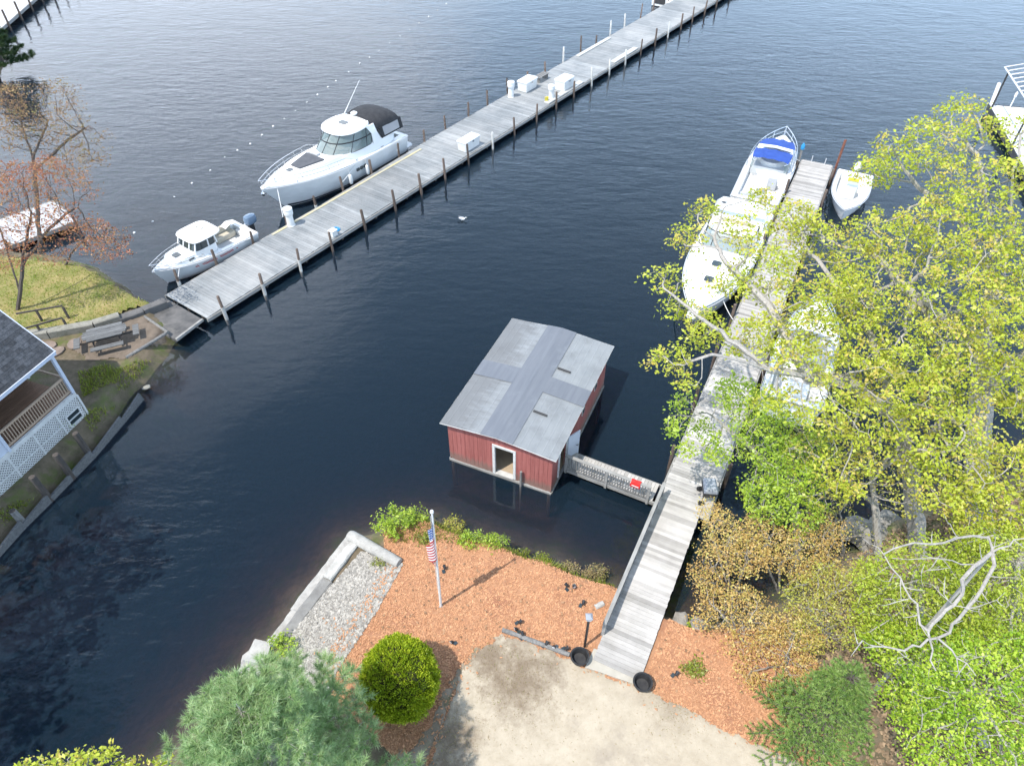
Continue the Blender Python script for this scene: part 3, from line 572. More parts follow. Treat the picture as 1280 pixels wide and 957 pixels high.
f = MB(); f.box(d0 - .11, d0, -.035, .075, .11, dh); f.box(d1, d1 + .11, -.035, .075, .16, dh); f.box(d0 - .11, d1 + .11, -.035, .075, dh + .002, dh + .12)
f.build('door_frame', M['trim'], bh)
f = MB(); f.box(d0 + .01, d1 - .01, -.06, .2, .142, .17); f.build('threshold', M['conc'], bh)
f = MB(); f.box(BW + .004, BW + .06, s0 - .1, s0, .3, 1.95); f.box(BW + .004, BW + .06, s1, s1 + .1, .3, 1.95); f.box(BW + .004, BW + .06, s0 - .1, s1 + .1, 1.952, 2.05); f.build('door_frame', M['trim'], bh)
f = MB(); f.beam((BW + .08, s1 + .06, 1.15), (BW + .38, s1 + .62, 1.15), .045, 1.5); dr = f.build('door', M['siding'], bh)
f = MB(); f.tube([(BW + .32, s1 + .45, 1.1), (BW + .40, s1 + .44, 1.1), (BW + .40, s1 + .44, 1.22)], .014, 5); f.build('handle', M['metaldark'], dr)
f = MB(); f.tube([(3.42, -.14, -2.4), (3.42, -.12, .95)], .055, 7); f.build('mooring_post', M['greywood'], bh, True)
for yy in (3.6, 5.3):
    f = MB(); f.box(BW + .003, BW + .03, yy, yy + .34, 1.25, 1.62); wn = f.build('window', M['trim'], bh)
    f = MB(); f.box(BW + .031, BW + .036, yy + .04, yy + .3, 1.29, 1.58); f.build('pane', M['darkglass'], wn)
# roof: sheet metal slopes, membrane over the ridge and across the middle
ox, oy = .22, .25
def roofz(x): return BH + .045 + ridge * (1 - abs(x - BW / 2) / (BW / 2))
def roof_panel(mb, x0, x1, y0, y1, lift, th=.03, n=1, tint=.5):
    for i in range(n):
        a, b = x0 + (x1 - x0) * i / n, x0 + (x1 - x0) * (i + 1) / n; za, zb = roofz(a) + lift, roofz(b) + lift
        mb.add([(a, y0, za), (b, y0, zb), (b, y1, zb), (a, y1, za), (a, y0, za + th), (b, y0, zb + th), (b, y1, zb + th), (a, y1, za + th)], [(3, 2, 1, 0), (4, 5, 6, 7), (0, 1, 5, 4), (1, 2, 6, 5), (2, 3, 7, 6), (3, 0, 4, 7)], tint)
r = MB(); roof_panel(r, -ox, BW / 2, -oy, BL + oy, 0); roof_panel(r, BW / 2, BW + ox, -oy, BL + oy, 0); rf = r.build('roof', M['trim'], bh)
def corr(name, x0, x1, y0, y1):
    mb = MB(); n = int(abs(x1 - x0) / .035); vs = []; fs = []; m_ = 14
    for i in range(n + 1):
        x = x0 + (x1 - x0) * i / n; rib = .007 * (1 if (i % 9) == 0 else 0)
        for j in range(m_ + 1):
            y = y0 + (y1 - y0) * j / m_; vs.append((x, y, roofz(x) + .034 + rib + .004 * math.sin(j * 1.7 + i * .13)))
    for i in range(n):
        for j in range(m_): fs.append((i * (m_ + 1) + j, (i + 1) * (m_ + 1) + j, (i + 1) * (m_ + 1) + j + 1, i * (m_ + 1) + j + 1) if x1 > x0 else (i * (m_ + 1) + j, i * (m_ + 1) + j + 1, (i + 1) * (m_ + 1) + j + 1, (i + 1) * (m_ + 1) + j))
    mb.add(vs, fs); return mb.build(name, M['roofl'], rf)
c0, c1 = BW / 2 - .72, BW / 2 + .72; y0, y1 = 3.0, 4.02
for xa, xb in ((-ox + .01, c0 + .06), (BW + ox - .01, c1 - .06)):
    for ya, yb in ((-oy + .01, y0 + .05), (y1 - .05, BL + oy - .01)): corr('metal_sheet', xa, xb, ya, yb)
r = MB(); roof_panel(r, c0, BW / 2, -oy - .004, BL + oy + .004, .05, .012); roof_panel(r, BW / 2, c1, -oy - .004, BL + oy + .004, .05, .012); r.build('ridge_membrane', M['roofd'], rf)
r = MB(); roof_panel(r, -ox - .003, c0 - .002, y0, y1, .052, .012); roof_panel(r, c1 + .002, BW + ox + .003, y0, y1, .052, .012); r.build('cross_membrane', M['roofd'], rf)
for ya, xa in ((1.75, c1 + .06), (4.62, c1 + .05)):
    r = MB(); roof_panel(r, xa, xa + .62, ya, ya + .1, .056, .03); r.build('vent_slot', M['slot'], rf)

# ------------------------------------------------------------------ gangway to the boathouse
gA, gB = Vector((2.45, 19.52, 0)), Vector((6.02, 17.72, 0)); gd = (gB - gA).normalized(); GL = (gB - gA).length
gw = empty('gangway', gA, math.atan2(gd.y, gd.x), 'grey picket-railed gangway between the red boathouse and the plank walkway', 'gangway')
d = MB(); x = 0
while x < GL - .1: d.box(x, x + .14, -.44, .48, .5, .545, random.random()); x += .15
d.build('deck', M['deck2'], gw)
d = MB(); d.box(0, GL, -.5, -.44, .34, .53); d.box(0, GL, .48, .54, .34, .53); d.build('side_beam', M['fascia'], gw)
def railing(parent, x0, x1, y, z0, hh, slope=0, mrail='greywood', mpick='greywood', step=.115, posts=3, cap=.14):
    zz = lambda x: z0 + slope * (x - x0)
    d = MB(); d.beam((x0, y, zz(x0) + hh), (x1, y, zz(x1) + hh), cap, .045); d.build('top_rail', M[mrail], parent)
    d = MB(); d.beam((x0, y, zz(x0) + .12), (x1, y, zz(x1) + .12), .05, .08); d.build('bottom_rail', M[mpick], parent)
    d = MB(); x = x0 + step / 2
    while x < x1: d.box(x - .02, x + .02, y - .02, y + .02, zz(x) + .162, zz(x) + hh - .025, random.random()); x += step
    o = d.build('pickets', M[mpick], parent)
    for i in range(posts):
        x = x0 + .05 + (x1 - x0 - .1) * i / (posts - 1); d = MB(); d.box(x - .05, x + .05, y - .056, y + .056, zz(x) - .2, zz(x) + hh + .03); d.build('post', M[mrail], parent)
railing(gw, .02, GL - .25, -.5, .53, .86, mrail='fascia')
o = lj = empty('life_jacket', gA + gd * 3.12 + Vector((gd.y, -gd.x, 0)) * .5 + Vector((0, 0, 1.42)), math.atan2(gd.y, gd.x), 'bright red life jacket draped over the gangway rail', 'life jacket')
g = MB(); rings = []
for i, (y, z) in enumerate([(-.2, -.34), (-.19, -.15), (-.13, .0), (0, .05), (.13, 0), (.18, -.16), (.19, -.3)]):
    wd = .30 + .03 * math.sin(i * 2.1); rings.append([(x, y * (1 + .1 * math.sin(x * 20)), z + .02 * math.sin(x * 17 + i)) for x in np.linspace(-wd, wd, 9)] + [(x, y * .75, z - .045) for x in np.linspace(wd, -wd, 9)])
g.loft(rings); g.build('vest', M['red'], o, True)
g = MB(); g.beam((-.2, -.235, -.16), (.24, -.235, -.18), .03, .05); g.build('strap', M['whitep'], o); lj.scale = (.66, .7, .7)

# ------------------------------------------------------------------ plank walkway down from the bank
wk = [(at(732 + 8, 830, 1.0), at(800, 849, 1.0)), (at(829, 622, .75), at(876, 632, .75))]
wc0 = (wk[0][0] + wk[0][1]) / 2; wc1 = (wk[1][0] + wk[1][1]) / 2; wdv = wc1 - wc0; wdv.z = 0; WL = wdv.length; wrz = math.atan2(wdv.y, wdv.x)
walk = empty('walkway', Vector((wc0.x, wc0.y, 0)), wrz, 'pale plank walkway with a picket railing, sloping from the mulch bed to the dock', 'walkway')
wz = lambda x: 1.15 - .39 * max(0, (x - 3.2) / (WL - 3.2))
d = MB(); x = 0; HWD = .82
while x < WL:
    t = random.random(); z = wz(x); d.box(x, x + .142, -HWD + random.uniform(-.012, .012), HWD + random.uniform(-.012, .012), z - .04 + random.uniform(-.003, .003), z, t); x += .15
d.build('deck', M['deck2'], walk)
d = MB()
for s in (-1, 1): d.beam((0.3, s * (HWD - .1), wz(0) - .14), (WL, s * (HWD - .1), wz(WL) - .14), .06, .18)
for xx in (3.2, 5.6, 7.6):
    for s in (-1, 1): d.tube([(xx, s * (HWD - .08), -2), (xx, s * (HWD - .08), wz(xx) - .06)], .08, 7)
d.build('under_frame', M['darkwood'], walk)
railing(walk, .95, WL - .05, HWD + .02, 1.15, .74, slope=-.38 / WL, mrail='fascia', mpick='greywood', posts=5, cap=.13)

# ------------------------------------------------------------------ right hand dock under the trees
rA = (Vector((6.29, 18.05, 0)) + Vector((8.2, 17.25, 0))) / 2; rB = (Vector((20.55, 46.82, 0)) + Vector((22.37, 45.98, 0))) / 2
rv = rB - rA; RL = rv.length; rrz = math.atan2(rv.y, rv.x)
rd = empty('dock', rA, rrz, 'pale plank dock half hidden under the yellow green oak branches', 'dock')
def rloc(x, y, z=0): return rA + Vector((math.cos(rrz) * x - math.sin(rrz) * y, math.sin(rrz) * x + math.cos(rrz) * y, z))
d = MB(); x = -1.0
while x < RL: d.box(x, x + .145, -1.02 + random.uniform(-.015, .015), 1.02 + random.uniform(-.015, .015), .66, .70 + random.uniform(-.004, .004), random.random()); x += .155
d.build('deck', M['deck2'], rd)
d = MB()
for s in (-1, 1): d.beam((-1, s * 1.06, .58), (RL + .05, s * 1.06, .58), .07, .2)
d.beam((RL + .05, -1.06, .58), (RL + .05, 1.06, .58), .07, .2); d.build('side_beam', M['fascia'], rd)
for i, xx in enumerate(np.arange(1.5, RL, 3.6)):
    for s in (-1, 1):
        h_ = random.uniform(1.3, 1.7); d = MB(); d.tube([(xx, s * 1.2, -2), (xx + .02, s * 1.2, h_)], .08, 8, random.random()); d.build('piling', M['browpile'], rd, True)
d = MB(); d.tube([(RL - .1, -1.25, -2), (RL - .15, -1.3, 2.7)], .085, 8, .9); d.build('piling', mat('rust_piling', (.22, .09, .06), (.15, .06, .04), 4, rough=.8), rd, True)
d = MB(); d.tube([(RL - .1, 1.22, -2), (RL - .1, 1.22, 1.5)], .085, 8, .9); pp = d.build('piling', M['greywood'], rd, True)
d = MB(); d.lathe([(.13, 1.5), (.14, 1.75), (.02, 1.95)], 10, c=(RL - .1, 1.22)); d.build('cap', M['bluep'], pp, True)
for yy in (-.5, .4):
    d = MB(); d.tube([(RL - .05, yy, .7), (RL - .05, yy, 1.15)], .03, 6); d.build('ladder_post', M['alu'], rd, True)
# grill cart
o = empty('grill_cart', rloc(.05, -.72, .71), rrz + .35, 'dark grill cart with a pale lid on the dock corner by the copper shrubs', 'grill')
g = MB(); g.loft([[(-.3, -.24, .42), (.3, -.24, .42), (.3, .24, .42), (-.3, .24, .42)], [(-.36, -.29, .72), (.36, -.29, .72), (.36, .29, .72), (-.36, .29, .72)]]); g.build('firebox', M['char'], o, bevel=.02)
g = MB(); g.loft([[(-.36 + e, -.27 + e, z), (.36 - e, -.27 + e, z), (.36 - e, .27 - e, z), (-.36 + e, .27 - e, z)] for e, z in ((0, .723), (.02, .86), (.1, .97))]); ld = g.build('lid', M['greypl'], o, bevel=.03)
g = MB(); g.tube([(-.25, -.3, .8), (-.25, -.36, .82), (.25, -.36, .82), (.25, -.3, .8)], .016, 6); g.build('handle', M['metaldark'], ld)
for sx in (-1, 1):
    for sy in (-1, 1): g = MB(); g.tube([(sx * .28, sy * .22, .43), (sx * .33, sy * .27, .0)], .022, 6); g.build('leg', M['char'], o)
for sx in (-1, 1): g = MB(); g.loft([[(sx * .36 + e, .27 + .13 * math.cos(a), .13 + .13 * math.sin(a)) for a in np.linspace(0, 2 * PI, 14, endpoint=False)] for e in (-.03, .03)]); g.build('wheel', M['rubber'], o)

# ------------------------------------------------------------------ seawall and concrete beam
wA, wB = at(440, 668, 1.0), at(338, 800, 1.0); wv = (wB - wA); SL = wv.length; srz = math.atan2(wv.y, wv.x)
sw = empty('seawall', Vector((wA.x, wA.y, 0)), srz, 'weathered stepped concrete seawall holding back the grey gravel strip', 'seawall')
def rough_block(mb, x0, x1, y0, y1, z0, z1, seg, amp, seed, tint=.5):
    seed = abs(int(seed))
    g = np.random.default_rng(seed); n = max(2, int((x1 - x0) / seg)); rings = []
    for i in range(n + 1):
        x = x0 + (x1 - x0) * i / n; j = lambda: g.normal(0, amp)
        b = .05
        rings.append([(x, y0 + j(), z0), (x, y1 + j(), z0), (x, y1 + j(), z1 - b), (x, y1 - b + j(), z1 + j() * .5), (x, y0 + b + j(), z1 + j() * .5), (x, y0 + j(), z1 - b)])
    mb.loft(rings, tint=tint)
# local +y is landwards or waterwards? find out from the bank interior
_in = Vector((-math.sin(srz), math.cos(srz), 0)); sgn = 1 if sdist(np.array([[wA.x + wv.x / 2 + _in.x, wA.y + wv.y / 2 + _in.y]]), near_poly)[0] < 0 else -1
def yy2(a, b): return (a * sgn, b * sgn) if sgn > 0 else (b * sgn, a * sgn)
g = MB(); rough_block(g, 0, SL * .72, *yy2(-.32, .12), -2.3, .74, .25, .012, 3); g.build('lower_step', M['concwhite'], sw)
g = MB(); rough_block(g, SL * .723, SL, *yy2(-.22, .12), -2.3, .80, .25, .02, 13); g.build('lower_step', M['concwhite'], sw)
g = MB(); rough_block(g, .1, SL * .42, *yy2(.13, .52), -.3, 1.14, .25, .015, 4); g.build('upper_block', M['conc'], sw)
g = MB(); rough_block(g, SL * .425, SL * .98, *yy2(.14, .58), -.3, 1.06, .25, .018, 5); g.build('upper_block', mat('dark_concrete', (.25, .245, .23), (.17, .165, .155), 2.5, rough=.9, bump=.4, bscale=9), sw)
cA, cB = at(438, 667, 1.25), at(499, 703, 1.15); cv = cB - cA; cv.z = 0
cb = empty('concrete_beam', Vector((cA.x, cA.y, 0)), math.atan2(cv.y, cv.x), 'round-ended pale concrete beam at the lake end of the seawall', 'beam')
g = MB(); CLn = cv.length; rings = []
for x, r in ((-.14, .10), (-.1, .19), (0, .235), (.3, .24), (1.0, .235), (CLn - .1, .22), (CLn, .2)):
    rings.append([(x, r * .95 * math.cos(a), 1.12 + r * math.sin(a) * (.85)) for a in np.linspace(0, 2 * PI, 14, endpoint=False)])
g.loft(rings); g.build('beam', M['concwhite'], cb, True)
g = MB(); g.box(.05, .5, -.17, .17, -2.3, .95); g.build('footing', M['conc'], cb)
eA = at(330, 806, 1.0)
o = empty('concrete_block', Vector((eA.x, eA.y, 0)), srz + .25, 'pale broken concrete block ending the seawall beside the pine', 'block')
g = MB(); rough_block(g, -.15, 1.7, -.45, .40, -2.3, 1.02, .2, .05, 8); g.build('base', M['concwhite'], o)
g = MB(); rough_block(g, .0, .7, -.34, .33, .9, 1.22, .18, .05, 9); g.build('cap', M['concwhite'], o)

# ------------------------------------------------------------------ flag pole
fb = at(551, 757, 1.0); fb.z = hz(fb.x, fb.y)
fp = empty('flagpole', fb, 0, 'slim white flagpole standing in the orange mulch bed', 'flagpole')
lean = Vector((.13, -.02, 5.55))
g = MB(); g.tube([(0, 0, -.2), lean * .5, lean], [.048, .042, .03], 10); g.build('pole', M['whitep'], fp, True)
g = MB(); g.lathe([(.005, 5.55), (.05, 5.6), (.065, 5.65), (.045, 5.71), (.005, 5.73)], 10, c=(lean.x, lean.y)); g.build('finial', M['whitep'], fp, True)
g = MB(); g.tube([lean * .985 + Vector((-.05, -.02, 0)), lean * .6 + Vector((-.07, -.03, 0)), lean * .22 + Vector((-.05, -.03, 0))], .006, 4); g.build('halyard', M['whitep'], fp)
g = MB(); g.box(-.07, .07, -.07, .07, -.1, .03); g.build('base', M['concwhite'], fp)
# flag, hanging in folds: u along the fly, v down the hoist
me = bpy.data.meshes.new('flag'); nu, nv = 44, 30; HO, FL = 1.35, 2.1; vs = []; uvs = []
top = fb + lean * .955
for i in range(nu + 1):
    u = i / nu
    for j in range(nv + 1):
        v = j / nv
        drop = v * HO * (1 - .25 * u) + FL * u * .80
        amp = .17 * min(1, u * 2.2)
        fx = -.03 - .16 * u * (1 - .3 * v) + amp * math.sin(u * 13 + v * 1.3) * .75
        fy = -.02 + amp * math.cos(u * 13 + v * 1.3 + .6) * .6 - .05 * u
        vs.append((top.x + fx - lean.x / 5.55 * drop, top.y + fy, top.z - drop)); uvs.append((u, v))
fs = [(i * (nv + 1) + j, (i + 1) * (nv + 1) + j, (i + 1) * (nv + 1) + j + 1, i * (nv + 1) + j + 1) for i in range(nu) for j in range(nv)]
me.from_pydata(vs, [], fs); uvl = me.uv_layers.new(name='UVMap')
for lp_ in me.loops: uvl.data[lp_.index].uv = uvs[lp_.vertex_index]
me.polygons.foreach_set('use_smooth', [True] * len(me.polygons))
def flagmat():
    m, t, b = nodes('flag_cloth'); b.inputs['Roughness'].default_value = .7
    uv = N(t, 'ShaderNodeUVMap'); sp = N(t, 'ShaderNodeSeparateXYZ'); t.links.new(uv.outputs[0], sp.inputs[0])
    def mth(op, a, b_=None):
        n = N(t, 'ShaderNodeMath', operation=op)
        for k, x in enumerate((a, b_)):
            if x is None: continue
            if isinstance(x, (int, float)): n.inputs[k].default_value = x
            else: t.links.new(x, n.inputs[k])
        return n.outputs[0]
    U, V = sp.outputs[0], sp.outputs[1]
    st = mth('LESS_THAN', mth('FRACT', mth('MULTIPLY', V, 6.5)), .5)
    can = mth('MULTIPLY', mth('LESS_THAN', U, .4), mth('LESS_THAN', V, .5385))
    fu = mth('SUBTRACT', mth('FRACT', mth('MULTIPLY', U, 15)), .5); fv = mth('SUBTRACT', mth('FRACT', mth('MULTIPLY', V, 9.3)), .5)
    star = mth('LESS_THAN', mth('ADD', mth('MULTIPLY', fu, fu), mth('MULTIPLY', fv, fv)), .06)
    a = N(t, 'ShaderNodeMix', data_type='RGBA'); a.inputs[6].default_value = (.75, .74, .72, 1); a.inputs[7].default_value = (.45, .025, .035, 1); t.links.new(st, a.inputs[0])
    c = N(t, 'ShaderNodeMix', data_type='RGBA'); c.inputs[6].default_value = (.035, .09, .28, 1); c.inputs[7].default_value = (.75, .75, .76, 1); t.links.new(star, c.inputs[0])
    f_ = N(t, 'ShaderNodeMix', data_type='RGBA'); t.links.new(can, f_.inputs[0]); t.links.new(a.outputs[2], f_.inputs[6]); t.links.new(c.outputs[2], f_.inputs[7])
    t.links.new(f_.outputs[2], b.inputs['Base Color']); return m
me.materials.append(flagmat()); fo = bpy.data.objects.new('flag', me); COL.objects.link(fo)
tag(fo, 'striped flag with a starred blue corner hanging limp from the pole', 'flag')

# ------------------------------------------------------------------ small things on the mulch
lb = at(730.7, 808, 1.0); lb.z = hz(lb.x, lb.y)
o = empty('path_lamp', lb, 0, 'black path lamp with a grey square head beside the walkway railing', 'lamp')
g = MB(); g.tube([(0, 0, -.2), (0, 0, 1.9)], .045, 8); g.build('post', M['metaldark'], o, True)
g = MB(); g.loft([[(-e, -e, z), (e, -e, z), (e, e, z), (-e, e, z)] for e, z in ((.07, 1.903), (.1, 2.08))]); g.build('lantern', M['lens'], o)
g = MB(); g.loft([[(-e, -e, z), (e, -e, z), (e, e, z), (-e, e, z)] for e, z in ((.115, 2.083), (.11, 2.11), (.04, 2.17))]); g.build('cap', M['greypl'], o)
def tub(u, v, label):
    p = at(u, v, 1.1); p.z = 1.14
    o = empty('rubber_tub', p, 0, label, 'tub', 'black tubs flanking the walkway'); o.scale = (.88, .88, .88)
    g = MB(); g.lathe([(.25, 0), (.33, .3), (.365, .31), (.365, .34), (.305, .34), (.29, .30), (.235, .03)], 26); g.build('tub', M['rubber'], o, True)
    g = MB(); g.lathe([(.24, .06), (.24, .075)], 20); g.build('water_film', M['char'], o)
tub(724, 825, 'black rubber tub on the side of the walkway with the lamp and timber edging')
tub(802, 857, 'black rubber tub on the far side of the walkway from the lamp')
tA, tB = at(628, 787, 1.06), at(712, 818, 1.06); g = MB(); n_ = 8
for i in range(1): rough_block(g, 0, (tB - tA).length, -.07, .07, 0, .15, .3, .008, 21)
tm = g.build('landscape_timber', M['greywood']); tm.location = (tA.x, tA.y, 1.02); tm.rotation_euler = (0, 0, math.atan2((tB - tA).y, (tB - tA).x)); tag(tm, 'grey landscape timber edging the mulch where the driveway begins', 'timber')
def spot(u, v, rz, label, first=[None]):
    p = at(u, v, 1.05); p.z = hz(p.x, p.y) + .03
    if first[0] is None:
        o = empty('garden_spotlight', p, rz); first[0] = o
        g = MB(); g.tube([(0, 0, -.1), (0, 0, .12), (.02, 0, .2)], .016, 6); g.build('stake', M['metaldark'], o)
        hd = MB(); hd.loft([[(x, r * math.cos(a), .24 + x * .5 + r * math.sin(a)) for a in np.linspace(0, 2 * PI, 12, endpoint=False)] for x, r in ((-.1, .035), (-.05, .07), (.08, .095))]); hh = hd.build('lamp_head', M['metaldark'], o, True)
        g = MB(); g.loft([[(x, r * math.cos(a), .24 + x * .5 + r * math.sin(a)) for a in np.linspace(0, 2 * PI, 12, endpoint=False)] for x, r in ((.082, .08), (.088, .07))]); g.build('lens', M['lens'], hh, True)
        g = MB(); g.beam((-.22, .12, .04), (-.02, .1, .1), .16, .015); g.build('solar_panel', M['darkglass'], o)
        for s in (-1, 1): g = MB(); g.tube([(0, 0, .1), (-.05, s * .16, .03), (-.1, s * .2, -.02)], .014, 5); g.build('bracket', M['metaldark'], o)
    else:
        o = copy_tree(first[0]); o.location = p; o.rotation_euler = (0, 0, rz)
    o.scale = (.7, .7, .7)
    tag(o, label, 'spotlight', 'small black garden spotlights in the mulch')
G_ = 'small black garden spotlight '
for u, v, rz, lab in ((650, 779, .6, 'behind the end of the timber farthest from the walkway'), (645, 788, 3.5, 'on the end of the timber farthest from the walkway'), (653, 794, 2.0, 'in front of the timber near its far end'),
        (683, 806, 1.0, 'second from the tub along the timber edging'), (692, 810, 4.4, 'against the timber, just past its middle'), (708, 812, .3, 'beside the black tub at the end of the timber'),
        (729, 755, 1.2, 'by itself between the path lamp and the lake'), (708, 733, 2.4, 'nearest the water by the walkway shore'), (717, 735, 5.2, 'beside another near the weedy shore edge'),
        (556, 711, 2.0, 'close behind the flagpole'), (565, 804, 4.0, 'midway between the globe bush and the flagpole'), (845, 844, .8, 'in the mulch on the shrub side of the walkway')):
    spot(u, v, rz, G_ + lab)
o = MB(); rough_block(o, -.17, .17, -.1, .1, 0, .1, .1, .01, 33); pv = o.build('paver_stone', M['concwhite']); pv.location = at(749, 757, 1.0) + Vector((0, 0, .02)); pv.rotation_euler = (0, 0, .5)
tag(pv, 'small pale paver lying in the mulch against the walkway railing', 'paver')

# stones along the shore
def rock(u, v, z, s, label, seed, flat=.6, m='stone'):
    g = np.random.default_rng(seed); mb = MB(); rings = []
    ks = g.uniform(.8, 1.2, 12)
    for i, (zz, r) in enumerate(((-.5, .5), (-.2, .95), (.15, 1.0), (.42, .75), (.55, .35))):
        rings.append([(s * r * ks[j] * math.cos(j * PI / 6) * g.uniform(.92, 1.08), s * r * ks[j] * .75 * math.sin(j * PI / 6) * g.uniform(.92, 1.08), s * flat * (zz + g.normal(0, .04))) for j in range(12)])
    mb.loft(rings, tint=g.uniform()); o = mb.build('boulder', M[m], smooth=False); o.location = at(u, v, z); o.rotation_euler = (0, 0, g.uniform(0, 6)); tag(o, label, 'boulder', 'boulders along the shore')
rock(1084, 668, .5, 1.0, 'big pale boulder among bare twigs at the shore under the oak', 1, .8)
rock(1108, 655, .4, .8, 'brownish boulder just behind the big pale shore boulder', 2, .8)
rock(850, 776, .35, .42, 'flat grey boulder at the water beside the walkway end of the mulch', 3, .5)
rock(872, 782, .5, .34, 'small grey boulder under the edge of the copper shrubs', 4, .5)
rock(183, 484, .15, .2, 'low boulder where the bulkhead meets the grassy bank', 7, .6, 'oldconc')

# ------------------------------------------------------------------ left house
hc = Vector((-19.22, 22.01, 0)); hfd = (Vector((-20.8, 17.4, 0)) - hc).normalized(); hrz = math.atan2(hfd.y, hfd.x)
# local frame: +x runs along the lake facade away from the porch corner, -y is towards the lake after mirroring below
ho = empty('house', hc, hrz, 'pale blue house with grey shingle roof, brown porch and white lattice skirt', 'house')
G0, PF, TOP = .62, 2.22, 4.42             # ground, porch floor, wall plate
HX, HY = 9.0, -7.0                        # facade length, depth (negative local y is inland)
PX = 3.55                                 # porch opening length
def sy(a, b): return (min(a, b), max(a, b))
b = MB(); b.box(PX, HX, -.12, 0, PF - .02, TOP)
b.build('wall', M['siding'], ho)
b = MB(); b.box(0, HX, HY, HY + .12, G0, TOP); b.box(HX - .12, HX, HY + .122, -.122, G0, TOP); b.box(PX - .002, PX + .1, HY + .122, -.122, PF + .1, TOP); b.build('wall', M['siding'], ho)
b = MB(); b.box(0, .1, HY + .2, -2.4, PF + .1, TOP); b.build('wall', M['siding'], ho)
b = MB(); yv = -.12
while yv > HY + .2: b.box(0.1, PX - .01, yv - .12, yv, PF - .05, PF, random.random()); yv -= .13
b.build('porch_floor', M['porch'], ho)
b = MB(); b.box(0, HX, -.1, .03, PF - .22, PF - .021); b.build('rim_board', M['trim'], ho)
b = MB(); b.box(.0, .13, -.1, .035, PF, TOP); b.build('corner_post', M['siding'], ho)
b = MB(); b.box(PX - .06, PX + .06, .003, .04, PF - .1, TOP); b.build('corner_post', M['siding'], ho)
b = MB(); b.box(.132, PX - .07, -.09, -.02, PF + .84, PF + .93); b.build('porch_rail', M['porchrail'], ho)
b = MB(); b.box(.132, PX - .07, -.085, -.025, PF + .09, PF + .17); b.build('porch_rail', M['porchrail'], ho)
b = MB(); x = .2
while x < PX - .1: b.box(x - .018, x + .018, -.075, -.04, PF + .172, PF + .838); x += .125
b.build('pickets', M['porchrail'], ho)
b = MB(); b.box(0.02, .09, -2.35, -.12, PF + .84, PF + .93); b.build('porch_rail', M['porchrail'], ho)
# lattice skirt: crossing laths in three framed panels
def lattice(mb, x0, x1, z0, z1, y, hole=None):
    st = .145
    for sgn_ in (1, -1):
        k = -40
        for k in range(-60, 80):
            c = k * st
            # line z - z0 = sgn*(x - x0 - c)
            pts = []
            for x in np.linspace(x0, x1, 60):
                z = z0 + sgn_ * (x - x0 - c)
                if z0 <= z <= z1: pts.append((x, z))
            if len(pts) < 2: continue
            segs = [(pts[0], pts[-1])]
            if hole:
                ins = [p for p in pts if not (hole[0] < p[0] < hole[1] and hole[2] < p[1] < hole[3])]
                segs = []; cur = []
                for p in pts:
                    if p in ins: cur.append(p)
                    else:
                        if len(cur) > 1: segs.append((cur[0], cur[-1]))
                        cur = []
                if len(cur) > 1: segs.append((cur[0], cur[-1]))
            for a, c_ in segs: mb.beam((a[0], y + .006 * sgn_, a[1]), (c_[0], y + .006 * sgn_, c_[1]), .012, .05, up=(0, 0, 1))
LT = PF - .222
pan = [(0.08, 1.22), (1.3, 2.45), (2.53, 3.75), (3.83, 5.2), (5.28, 6.7), (6.78, 8.9)]
for i, (a, c) in enumerate(pan):
    b = MB(); hole = (.2, .98, G0 + .25, G0 + .92) if i == 0 else None
    lattice(b, a, c, G0, LT, 0, hole); b.build('lattice_panel', M['trim'], ho)
b = MB()
for x in (0, 1.26, 2.49, 3.79, 5.24, 6.74, 8.96): b.box(x - .045, x + .045, -.03, .035, G0 - .3, LT)
for a, c in pan: b.box(a - .03, c + .03, .015, .034, G0 + .62, G0 + .7) if a > .5 else None
b.build('lattice_frame', M['trim'], ho)
b = MB(); b.box(0.02, HX - .13, -.5, -.45, G0 - .2, LT); b.build('skirt_back', M['char'], ho)
b = MB(); b.box(.2, .98, -.02, .03, G0 + .25, G0 + .33); b.box(.2, .98, -.02, .03, G0 + .84, G0 + .92); b.box(.2, .27, -.02, .03, G0 + .332, G0 + .838); b.box(.91, .98, -.02, .03, G0 + .332, G0 + .838); b.box(.27, .91, -.02, .03, G0 + .56, G0 + .61); hf = b.build('hatch_window', M['trim'], ho)
b = MB(); b.box(.271, .909, -.015, -.005, G0 + .334, G0 + .558); b.box(.271, .909, -.015, -.005, G0 + .612, G0 + .836); b.build('pane', M['darkglass'], hf)
b = MB(); b.box(PX + 1.6, PX + 2.9, .003, .03, PF + .7, PF + 1.75); wn = b.build('window', M['trim'], ho)
b = MB(); b.box(PX + 1.68, PX + 2.82, .031, .036, PF + .78, PF + 1.67); b.build('pane', M['darkglass'], wn)
